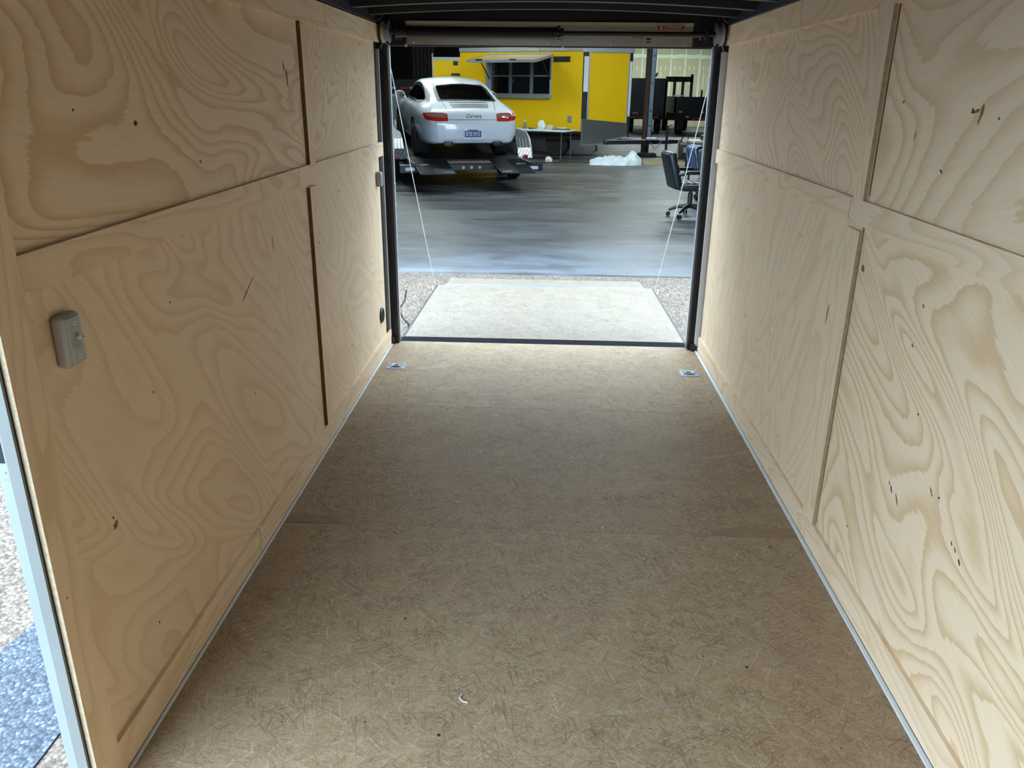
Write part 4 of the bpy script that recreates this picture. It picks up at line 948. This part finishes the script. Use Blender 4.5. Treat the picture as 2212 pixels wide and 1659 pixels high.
def crumple(name, lab, cat, loc, rx, ry, rz_, mat, seed, amp=.35, rough=1.7):
    rnd = random.Random(seed); bm = bmesh.new(); bmesh.ops.create_icosphere(bm, subdivisions=3, radius=1)
    import mathutils.noise as mn
    off = Vector((rnd.random()*50, rnd.random()*50, rnd.random()*50))
    for v in bm.verts:
        n_ = v.co.normalized(); d = 1+amp*(mn.noise(n_*rough+off)+.6*abs(mn.noise(n_*rough*2.3+off))+.1*mn.noise(n_*rough*4+off))
        p = n_*d; v.co = Vector((p.x*rx, p.y*ry, max(p.z, -.55)*rz_+.55*rz_))
    q = MB(); q.bm(bm); o = q.build(name, mat); o.location = loc; return tag(o, lab, cat)
crumple('plastic_bag', 'small crumpled white plastic bag on the middle of the folding table', 'bag', on_table(-.80, .30), .10, .08, .13, plain('white_film_bag', (.66, .68, .70), .5), 3)
crumple('work_glove', 'tan crumpled cloth beside the white bag on the folding table', 'cloth', on_table(-.58, .34), .08, .06, .07, plain('tan_cloth', (.52, .48, .36), .8), 5, .5)
pp = thing('paper_stack', 'stack of papers on dark board at the right end of the folding table', 'papers', on_table(-.22, .34), (0, 0, -.3))
q = MB(); q.box(-.26, .18, -.10, .10, 0, .012); q.build('board', M_BLACK, pp); q = MB(); q.box(-.16, .16, -.09, .10, .012, .03); q.build('folder', plain('brown_folder', (.26, .20, .12), .7), pp)
for k in range(4):
    q = MB(); q.box(-.15, .10, -.09, .09, .03+k*.008, .036+k*.008, Matrix.Rotation(.15*(k-1.5), 4, 'Z')); q.build('sheet', plain('paper', (.62, .60, .55), .7), pp)
for k, (x, y, a) in enumerate(((-1.02, .28, .3), (-1.12, .38, -.5))):
    t = thing('pliers', ['black handled pliers lying beside the bottle on the folding table', 'black handled pliers lying nearest the white bag on the folding table'][1-k], 'pliers', on_table(x, y), (0, 0, a))
    q = MB(); q.tube([(-.10, .02, .012), (-.02, .006, .012), (.03, -.004, .012)], [.011, .009, .008], 6); q.tube([(-.10, -.02, .012), (-.02, -.006, .012), (.03, .004, .012)], [.011, .009, .008], 6); q.build('handles', M_BLACK, t, True)
    q = MB(); q.tube([(.02, 0, .012), (.09, 0, .012)], [.014, .005], 6); q.build('jaws', M_GALV, t, True)

# ------------------------------------------------------------------ things on the shop floor
import mathutils.noise as mn
def sheeting():
    """heap of clear white sheeting: low crumpled tail on the left, standing fold on the right"""
    nx_, ny_ = 26, 10; q = MB(); P_ = []
    for i in range(nx_+1):
        u = i/nx_; row = []
        for j in range(ny_+1):
            v = j/ny_; x = -.62+1.24*u+.05*mn.noise(Vector((u*6, v*4, 1))); y = (-.40+.75*v)*(.35+.65*math.sin(PI*min(1, u*.8+.2)))+.06*mn.noise(Vector((u*5, v*5, 7)))
            h = (.03+.16*math.sin(PI*min(1, u*.75+.12))**1.0+.20*math.exp(-((u-.86)/.11)**2)*(.5+.5*v))*math.sin(PI*v)**.6
            ridge = abs(mn.noise(Vector((u*5+v*2, v*3-u*3, 3))))*1.1+abs(mn.noise(Vector((u*9-v*3, v*5, 5))))*.35
            z = max(.0, h*(1.25-.9*ridge)) if 0 < j < ny_ else 0
            row.append(Vector((x, y, z+.002)))
        P_.append(row)
    q.grid(P_); q.grid([[Vector((p.x, p.y, .001)) for p in r] for r in P_]); return q
sh_ = sheeting().build('plastic_sheet', plain('white_sheeting', (.52, .60, .66), .45, var=.05, vs=2)); sh_.location = (1.66, 20.1, -.10); sh_.rotation_euler = (0, 0, -.12); tag(sh_, 'crumpled heap of white plastic sheeting on the shop floor', 'plastic sheet')
q = MB(); q.prism([(-.75, -.45), (.55, -.55), (.60, .55), (.1, .75), (-.60, .65)], 0, .012, lambda u, v, d: Vector((2.98+u*.85, 20.75+v*1.5, -.10+d))); tag(q.build('cardboard_sheet', plain('tan_cardboard', (.30, .235, .14), .85)), 'flat tan cardboard lying behind the black office chair', 'cardboard')
crumple('paper_wad', 'white paper wad on the floor below the folding table', 'paper', (.03, 20.45, -.10), .085, .07, .08, plain('white_paper', (.72, .72, .70), .7), 9)
q = MB(); q.prism([(-.24, -.10), (.05, -.17), (.26, -.12), (.24, .10), (-.05, .12), (-.22, .04)], 0, .0012, lambda u, v, d: Vector((2.12+u, 11.42+v, -.10+d))); tag(q.build('paper_sheet', plain('pale_paper', (.72, .78, .84), .6)), 'white paper lying under the base of the black office chair', 'paper')
q = MB(); pts = [(-.85, 20.55), (-.5, 20.25), (-.1, 20.2), (.3, 20.35), (.7, 20.45), (1.1, 20.35)]
q.tube([Vector((x, y, -.092)) for x, y in [tuple(p) for p in spline([list(p) for p in pts], 6)]], .009, 6); tag(q.build('floor_cord', M_RUB, None, True), 'black cord across the floor between car hauler and white sheeting', 'cord')
q = MB(); q.tube([Vector((x, y, -.088)) for x, y in spline([[2.95, 22.6], [3.2, 22.3], [3.5, 22.2], [3.9, 22.4], [4.6, 22.2]], 6)], .012, 6); tag(q.build('power_cord', M_RUB, None, True), 'black power cord trailing from the flat black case', 'cord')
t = thing('flat_case', 'flat black case on the floor at the foot of the steel column', 'case', (2.72, 22.75, -.10)); q = MB(); q.rbox(-.24, .24, -.2, .2, 0, .09, .03, 2); q.build('body', M_RUB, t, True); q = MB(); q.tube([(-.08, -.2, .05), (-.06, -.24, .05), (.06, -.24, .05), (.08, -.2, .05)], .01, 6); q.build('handle', M_BLACK, t, True)
# upright case with yellow sides
t = thing('tool_case', 'upright black tool case with yellow side bars near the trailer coupler', 'case', (3.55, 21.65, -.10), (0, 0, .05))
q = MB(); q.rbox(-.17, .17, -.13, .13, .02, .46, .03, 2); q.build('body', plain('dark_case', (.012, .013, .022), .5), t, True)
M_HIVIS = plain('lime_plastic', (.36, .38, .02), .5)
for s in (-1, 1):
    q = MB(); q.tube([(s*.185, -.12, .50), (s*.20, -.13, .35), (s*.195, -.13, .2), (s*.18, -.12, .06)], .014, 6); q.build('side_bar', M_HIVIS, t, True)
q = MB(); q.box(-.14, .14, -.136, -.13, .405, .43); q.build('pale_band', M_GREYPL, t); q = MB(); q.rbox(-.06, .05, -.14, -.128, .20, .33, .01, 1); q.build('badge', M_GREYP, t)
q = MB(); q.tube([(-.10, 0, .46), (-.08, 0, .58), (.06, 0, .60), (.10, 0, .46)], .02, 8); q.build('handle', M_BLACK, t, True)
# grey stand by the right post
t = thing('tool_stand', 'grey steel stand behind the chair with the striped cloth', 'stand', (3.05, 17.0, -.10))
q = MB(); q.box(-.20, .35, -.25, .25, .72, .76); q.build('top', M_GREYPL, t); q = MB(); q.box(-.19, .10, -.24, .24, .50, .72); q.build('drawer_box', plain('grey_green_steel', (.12, .13, .12), .6), t)
for x in (-.17, .32):
    for y in (-.22, .22): q = MB(); q.box(x-.018, x+.018, y-.018, y+.018, 0, .72); q.build('leg', M_BLACK, t)
q = MB(); q.rbox(.05, .25, -.1, .1, .76, .86, .02, 2); q.build('vise', M_BLACK, t)
# sawhorse under the nose
t = thing('sawhorse', 'grey sawhorse standing under the nose of the yellow trailer', 'sawhorse', (1.05, 24.9, -.10)); q = MB(); q.box(-.45, .45, -.05, .05, .50, .58); q.build('beam', M_GREYP, t)
for x in (-.36, .36):
    for y in (-.22, .22): q = MB(); q.tube([(x, 0, .52), (x*1.15, y, .0)], .022, 6); q.build('leg', M_GREYP, t, True)
# black office chair
def office_chair():
    t = thing('office_chair', 'black leather office chair on casters facing the right post', 'chair', (2.04, 11.62, -.0988), (0, 0, math.radians(-82)))
    L = plain('worn_black_leather', (.016, .019, .026), .38, 0, .5)
    q = MB(); q.rbox(-.25, .25, -.24, .26, .385, .475, .04, 3)
    q.build('seat', L, t, True)
    for k in range(4): q = MB(); q.rbox(-.22, .22, -.18+.10*k, -.09+.10*k, .46, .492, .014, 2); q.build('seat_roll', L, t, True)
    BM = Matrix.Translation((0, -.23, .40)) @ Matrix.Rotation(math.radians(16), 4, 'X')
    q = MB(); q.rbox(-.24, .24, -.055, .045, 0, .52, .045, 3, BM); bk = q.build('backrest', L, t, True)
    for z0, z1 in ((.06, .20), (.21, .35), (.36, .50)): q = MB(); q.rbox(-.19, .19, .035, .065, z0, z1, .02, 2, BM); q.build('back_roll', L, bk, True)
    for s in (-1, 1):
        q = MB(); q.tube([(s*.27, -.27, .60), (s*.285, -.15, .632), (s*.285, .05, .636), (s*.285, .17, .615), (s*.28, .22, .55), (s*.26, .20, .44)], [.018, .022, .024, .022, .018, .018], 8); ar = q.build('armrest', M_BLACK, t, True)
        q = MB(); q.rbox(s*.285-.03, s*.285+.03, -.16, .10, .64, .662, .01, 2); q.build('arm_pad', L, ar, True)
    q = MB(); q.cyl((0, 0, .16), (0, 0, .34), .033, 14); q.cyl((0, 0, .34), (0, 0, .385), .018, 12); q.box(-.10, .10, -.12, .12, .365, .39); q.build('gas_column', M_BLACK, t, True)
    q = MB(); q.tube([(.05, .05, .36), (.20, .10, .33)], .007, 6); q.build('lever', M_BLACK, t, True)
    q = MB(); q.lathe([(0, .02), (.06, .024)], (0, .16, .30), (0, 0, 1), 10); q.build('tension_knob', M_BLACK, t, True)
    for k in range(5):
        a = 2*PI*k/5+.5; d = Vector((math.cos(a), math.sin(a), 0))
        q = MB(); q.tube([d*.02+Vector((0, 0, .155)), d*.16+Vector((0, 0, .135)), d*.29+Vector((0, 0, .085))], [.032, .026, .018], 8); lg = q.build('base_arm', M_BLACK, t, True)
        for s in (-1, 1):
            p = d*.295+Vector((-d.y, d.x, 0))*s*.018+Vector((0, 0, .029)); q = MB(); q.lathe([(-.009, .029), (.009, .029)], p, (-d.y, d.x, 0), 16); q.build('caster', M_RUB, lg, True)
office_chair()
# second chair: wooden arms, grey back, striped cloth over it
t = thing('armchair', 'grey office armchair with a blue and white striped cloth over its back', 'chair', (2.72, 13.6, -.10), (0, 0, math.radians(-78)))
GF = plain('grey_fabric', (.10, .12, .14), .85); WD = plain('red_brown_wood', (.085, .028, .018), .5)
q = MB(); q.rbox(-.26, .26, -.26, .26, .40, .50, .04, 3); q.build('seat', GF, t, True)
BM = Matrix.Translation((0, -.25, .42)) @ Matrix.Rotation(math.radians(10), 4, 'X'); q = MB(); q.rbox(-.25, .25, -.06, .05, 0, .42, .055, 4, BM); q.build('backrest', GF, t, True)
for s in (-1, 1):
    q = MB(); q.rbox(s*.30-.03, s*.30+.03, -.25, .20, .62, .655, .012, 2); ar = q.build('armrest', WD, t, True); q = MB(); q.box(s*.30-.02, s*.30+.02, -.05, .0, .30, .62); q.build('arm_post', WD, ar)
q = MB(); q.cyl((0, 0, .14), (0, 0, .40), .035, 12); q.build('column', WD, t, True)
for k in range(5):
    a = 2*PI*k/5; d = Vector((math.cos(a), math.sin(a), 0)); q = MB(); q.tube([d*.02+Vector((0, 0, .15)), d*.28+Vector((0, 0, .08))], [.03, .018], 8); lg = q.build('base_arm', WD, t, True)
    q = MB(); q.lathe([(-.012, .03), (.012, .03)], d*.285+Vector((0, 0, .03)), (-d.y, d.x, 0), 14); q.build('caster', M_RUB, lg, True)
tt = NT('striped_cloth'); x, y, z = tt.sep(tt.obj()); wv = tt.math('FRACT', tt.math('MULTIPLY', tt.math('ADD', y, tt.math('MULTIPLY', x, .3)), 9)); tt.col(tt.ramp(wv, [(0, (.05, .09, .22)), (.35, (.05, .09, .22)), (.4, (.45, .52, .60)), (.55, (.45, .52, .60)), (.6, (.03, .05, .13)), (.85, (.16, .22, .36))], 'CONSTANT')); M_STR = tt.set(.85)
CM = Matrix.Translation((2.72, 13.6, -.10)) @ Matrix.Rotation(math.radians(-78), 4, 'Z') @ BM
P_ = []
for i in range(25):
    u = i/24; row = []
    for j in range(15):
        v = -.22+.44*j/14
        s_ = u*.80-.40
        if abs(s_) < .08: a = s_/.08*PI/2; yy = .075*math.sin(a); zz = .42+.03*math.cos(a)
        else: yy = math.copysign(.075, s_)+math.copysign(.012, s_)*math.sin(j*1.3); zz = .42-(abs(s_)-.08)
        row.append(CM @ Vector((v+.01*math.sin(i*.9), yy-.005, zz+.006*math.sin(j*.9))))
    P_.append(row)
q = MB(); q.grid(P_); o = q.build('striped_cloth', M_STR, None, True); tag(o, 'blue and white striped cloth draped over the grey armchair back', 'cloth')
md = o.modifiers.new('s', 'SOLIDIFY'); md.thickness = .006; md.offset = 1

# ------------------------------------------------------------------ black trailers at the back right
def rear_wheel(par, c, r=.36, w=.24, ax=(0, 1, 0)):
    q = MB(); q.lathe([(-w/2, r*.6), (-w/2, r*.93), (-w/2+.03, r), (w/2-.03, r), (w/2, r*.93), (w/2, r*.6)], c, ax, 28); o = q.build('tyre', M_TYRE, par, True)
t = thing('dump_trailer', 'tall black dump trailer behind the steel column', 'trailer', (4.25, 36, -.10))
MBK = plain('gloss_black_paint', (.006, .007, .012), .3)
q = MB(); q.box(-.85, .70, 0, .06, .72, 2.16); q.box(-.85, -.79, 0, 4, .72, 2.16); q.box(.64, .70, 0, 4, .72, 2.16); q.build('body', MBK, t); q = MB(); q.box(-.9, .75, -.03, .08, 2.10, 2.19); q.build('top_rail', MBK, t)
for x in (-.55, -.08, .39): q = MB(); q.box(x-.03, x+.03, -.03, 0, .72, 2.1); q.build('rib', MBK, t)
q = MB(); q.box(-.8, .65, 0, 4, .55, .72); q.build('chassis', M_BLACKR, t)
for x in (-.78, -.45): q = MB(); q.box(x-.0, x+.28, -.02, 0, .60, .67); q.build('red_tape', RED_T, t)
q = MB(); q.box(.15, .42, -.02, 0, .60, .67); q.build('red_tape', RED_T, t)
for x in (-.62, -.5): q = MB(); q.lathe([(0, .05), (.02, .045)], (x, -.02, .80), (0, -1, 0), 14); q.build('lamp', M_GREYPL, t, True)
for x in (-.66, .52): rear_wheel(t, (x, .9, .36), .36, .24, (1, 0, 0))
t = thing('rack_trailer', 'black open trailer with an upright stake rack right of the dump trailer', 'trailer', (5.45, 38.2, -.10))
q = MB(); q.box(-.25, .95, 0, .06, 2.08, 2.30); q.build('top_board', M_BLACKR, t)
for x in (-.22, .15, .52, .90): q = MB(); q.box(x-.06, x+.06, 0, .08, .55, 2.4 if x > .8 else 2.1); q.build('stake', MBK, t)
for x in (.05, .40, .78): q = MB(); q.box(x-.05, x+.05, -.01, 0, 2.15, 2.23); q.build('rack_hole', M_BLACK, t)
q = MB(); q.box(-.3, 1.0, 0, 3, .45, .60); q.build('bed', MBK, t)
for x in (-.1, .8): rear_wheel(t, (x, .6, .33), .33, .2, (1, 0, 0))
t = thing('utility_trailer', 'low black box sided trailer at the far right by the post', 'trailer', (6.2, 35, -.10))
q = MB(); q.box(-1.02, .85, 0, .06, .82, 1.48); q.box(-1.02, -.96, 0, 2.5, .82, 1.48); q.box(.79, .85, 0, 2.5, .82, 1.48); q.build('body', MBK, t); q = MB(); q.box(-1.0, .83, 0, 2.5, .55, .82); q.build('chassis', M_BLACKR, t)
q = MB(); q.box(-1.10, -.62, -.03, .02, 1.50, 1.54); q.build('grab_rail', M_ALU, t); q = MB(); q.box(.03, .09, 0, .06, 1.48, 1.75); q.build('stake', MBK, t)
for x, z in ((-.75, .86), (-.45, .66), (.15, .85)): q = MB(); q.box(x-.06, x+.06, -.02, 0, z, z+.07); q.build('reflector', M_GREYPL, t)
q = MB(); q.box(-.25, .25, -.02, 0, .60, .66); q.build('red_tape', RED_T, t)
for x in (-.72, .55): rear_wheel(t, (x, .35, .37), .37, .28, (1, 0, 0))
crumple('blue_tarp', 'pale blue bundle showing over the low black trailer', 'bundle', (6.42, 35.9, .73), .28, .2, .40, plain('pale_blue', (.45, .58, .68), .6), 13, .3)
# ------------------------------------------------------------------ dark left background
t = thing('enclosed_trailer', 'dark trailer with red and white reflective tape behind the white car', 'trailer', (-4.9, 27, -.10))
q = MB(); q.box(-3, .72, 0, 2.2, .9, 1.95); q.build('body', plain('dark_charcoal', (.010, .010, .011), .6), t); q = MB(); q.box(-3, .75, -.02, 2.2, .55, .9); q.build('chassis', M_BLACKR, t)
for k in range(5):
    x = .60-k*.62; q = MB(); q.box(x-.16, x+.0, -.012, 0, 1.66, 1.73); q.build('white_tape', WHT_T, t); q = MB(); q.box(x-.46, x-.18, -.012, 0, 1.66, 1.73); q.build('red_tape', RED_T, t)
for x in (-2, -1): rear_wheel(t, (x, .2, .36), .36)
M_CHN = plain('dull_channel', (.060, .055, .048), .6, .3)
for k in range(6):
    q = MB(); x = -4.95+k*.14; q.box(x-.04, x+.04, 31.0, 31.04, -.1, 3.4); q.box(x-.04, x-.03, 30.95, 31.0, -.1, 3.4); q.box(x+.03, x+.04, 30.95, 31.0, -.1, 3.4)
    tag(q.build('steel_channel', M_CHN), ['leftmost of the dull steel channels standing upright behind the white car', 'second dull steel channel from the left behind the white car', 'third dull steel channel from the left behind the white car', 'fourth dull steel channel from the left behind the white car', 'fifth dull steel channel from the left behind the white car', 'rightmost of the dull steel channels standing upright behind the white car'][k], 'steel channel', 'steel channels standing upright')
# grey cabinet and small things left of the car
t = thing('tool_cabinet', 'grey steel cabinet left of the white car behind the left post', 'cabinet', (-4.2, 21.2, -.10))
GC = plain('blue_grey_cabinet', (.10, .125, .135), .5); q = MB(); q.rbox(-.5, .5, 0, .45, .06, 1.54, .03, 2); q.build('body', GC, t, True)
for z0, z1 in ((.10, .55), (.57, .92), (.94, 1.50)): q = MB(); q.box(-.47, .47, -.012, 0, z0, z1); d_ = q.build('drawer', GC, t); q = MB(); q.box(-.2, .2, -.035, -.012, z1-.07, z1-.045); q.build('pull', M_GREYPL, d_)
t = thing('plastic_crate', 'dark crate beside the left fender of the car hauler', 'crate', (-3.85, 20.1, -.10)); q = MB(); q.rbox(-.28, .28, -.2, .2, 0, .80, .02, 2); q.build('body', plain('dark_green_crate', (.03, .04, .035), .6), t, True); q = MB(); q.box(-.29, .29, -.21, .21, .78, .83); q.build('rim', M_GREYPL, t)
crumple('ratchet_strap', 'lime yellow strap bundle on the dark crate', 'strap', (-3.88, 20.05, .73), .11, .09, .08, M_HIVIS, 21, .5)
t = thing('white_box', 'small white box on the dark crate beside the yellow strap', 'box', (-3.66, 20.1, .73)); q = MB(); q.rbox(-.07, .07, -.05, .05, 0, .14, .01, 2); q.build('body', M_GREYPL, t, True); q = MB(); q.box(-.05, .05, -.053, -.05, .03, .10); q.build('label_panel', M_WHITE, t)
# ------------------------------------------------------------------ knots and stains of the plywood, bits on the floor
M_KNOT = plain('brown_knot', (.22, .105, .04), .8, var=.4, vs=40); M_BARK = plain('dark_bark', (.05, .028, .015), .9)
def blot(wall_, s, y, z, ry, rz, ang, mat, seed, name='knot'):
    rnd = random.Random(seed); pts = []
    for k in range(14):
        a = 2*PI*k/14; r = 1+rnd.uniform(-.3, .3); u, v = ry*r*math.cos(a), rz*r*math.sin(a)
        pts.append((y+u*math.cos(ang)-v*math.sin(ang), z+u*math.sin(ang)+v*math.cos(ang)))
    q = MB(); q.prism(pts, s*1.0129, s*1.0131, lambda u, v, d: Vector((d, u, v))); q.build(name, mat, wall_)
for y, z, a, b_, g_, m_, sd in ((2.018, 1.545, .007, .024, .25, M_KNOT, 1), (2.045, 1.55, .018, .004, -.2, M_KNOT, 2), (2.06, 1.552, .007, .006, 0, M_KNOT, 3), (2.093, .518, .012, .005, .9, M_BARK, 4), (2.11, .527, .007, .003, .9, M_BARK, 14),
        (2.05, .505, .018, .004, .8, M_KNOT, 5), (1.692, .529, .008, .004, .8, M_BARK, 6), (1.72, .545, .009, .003, .8, M_BARK, 7), (1.74, .552, .006, .003, .8, M_BARK, 8), (1.88, .62, .014, .004, .8, M_KNOT, 9),
        (2.805, .845, .006, .035, .1, M_KNOT, 10), (2.555, 1.062, .012, .012, 0, M_KNOT, 11), (2.35, 1.48, .004, .012, .3, M_KNOT, 12), (2.16, 1.40, .010, .003, .4, M_BARK, 13)):
    blot(wr, 1, y, z, a, b_, g_, m_, sd)
for y, z, a, b_, g_, m_, sd in ((3.233, 1.617, .010, .04, .1, M_KNOT, 21), (3.20, 1.66, .006, .02, .2, M_BARK, 22), (2.60, .935, .07, .003, .45, M_BARK, 23), (2.0, 1.50, .008, .006, 0, M_BARK, 24), (1.62, .60, .012, .008, .5, M_KNOT, 25), (2.9, 1.05, .004, .03, .1, M_KNOT, 26)):
    blot(wl, -1, y, z, a, b_, g_, m_, sd)
q = MB(); q.tube([(-.205, 1.77, .003), (-.21, 1.755, .003), (-.20, 1.742, .003), (-.186, 1.738, .003)], .0018, 6)
tag(q.build('wire_offcut', M_WHITE, None, True), 'tiny curled white wire offcut on the trailer floor near the camera', 'offcut')
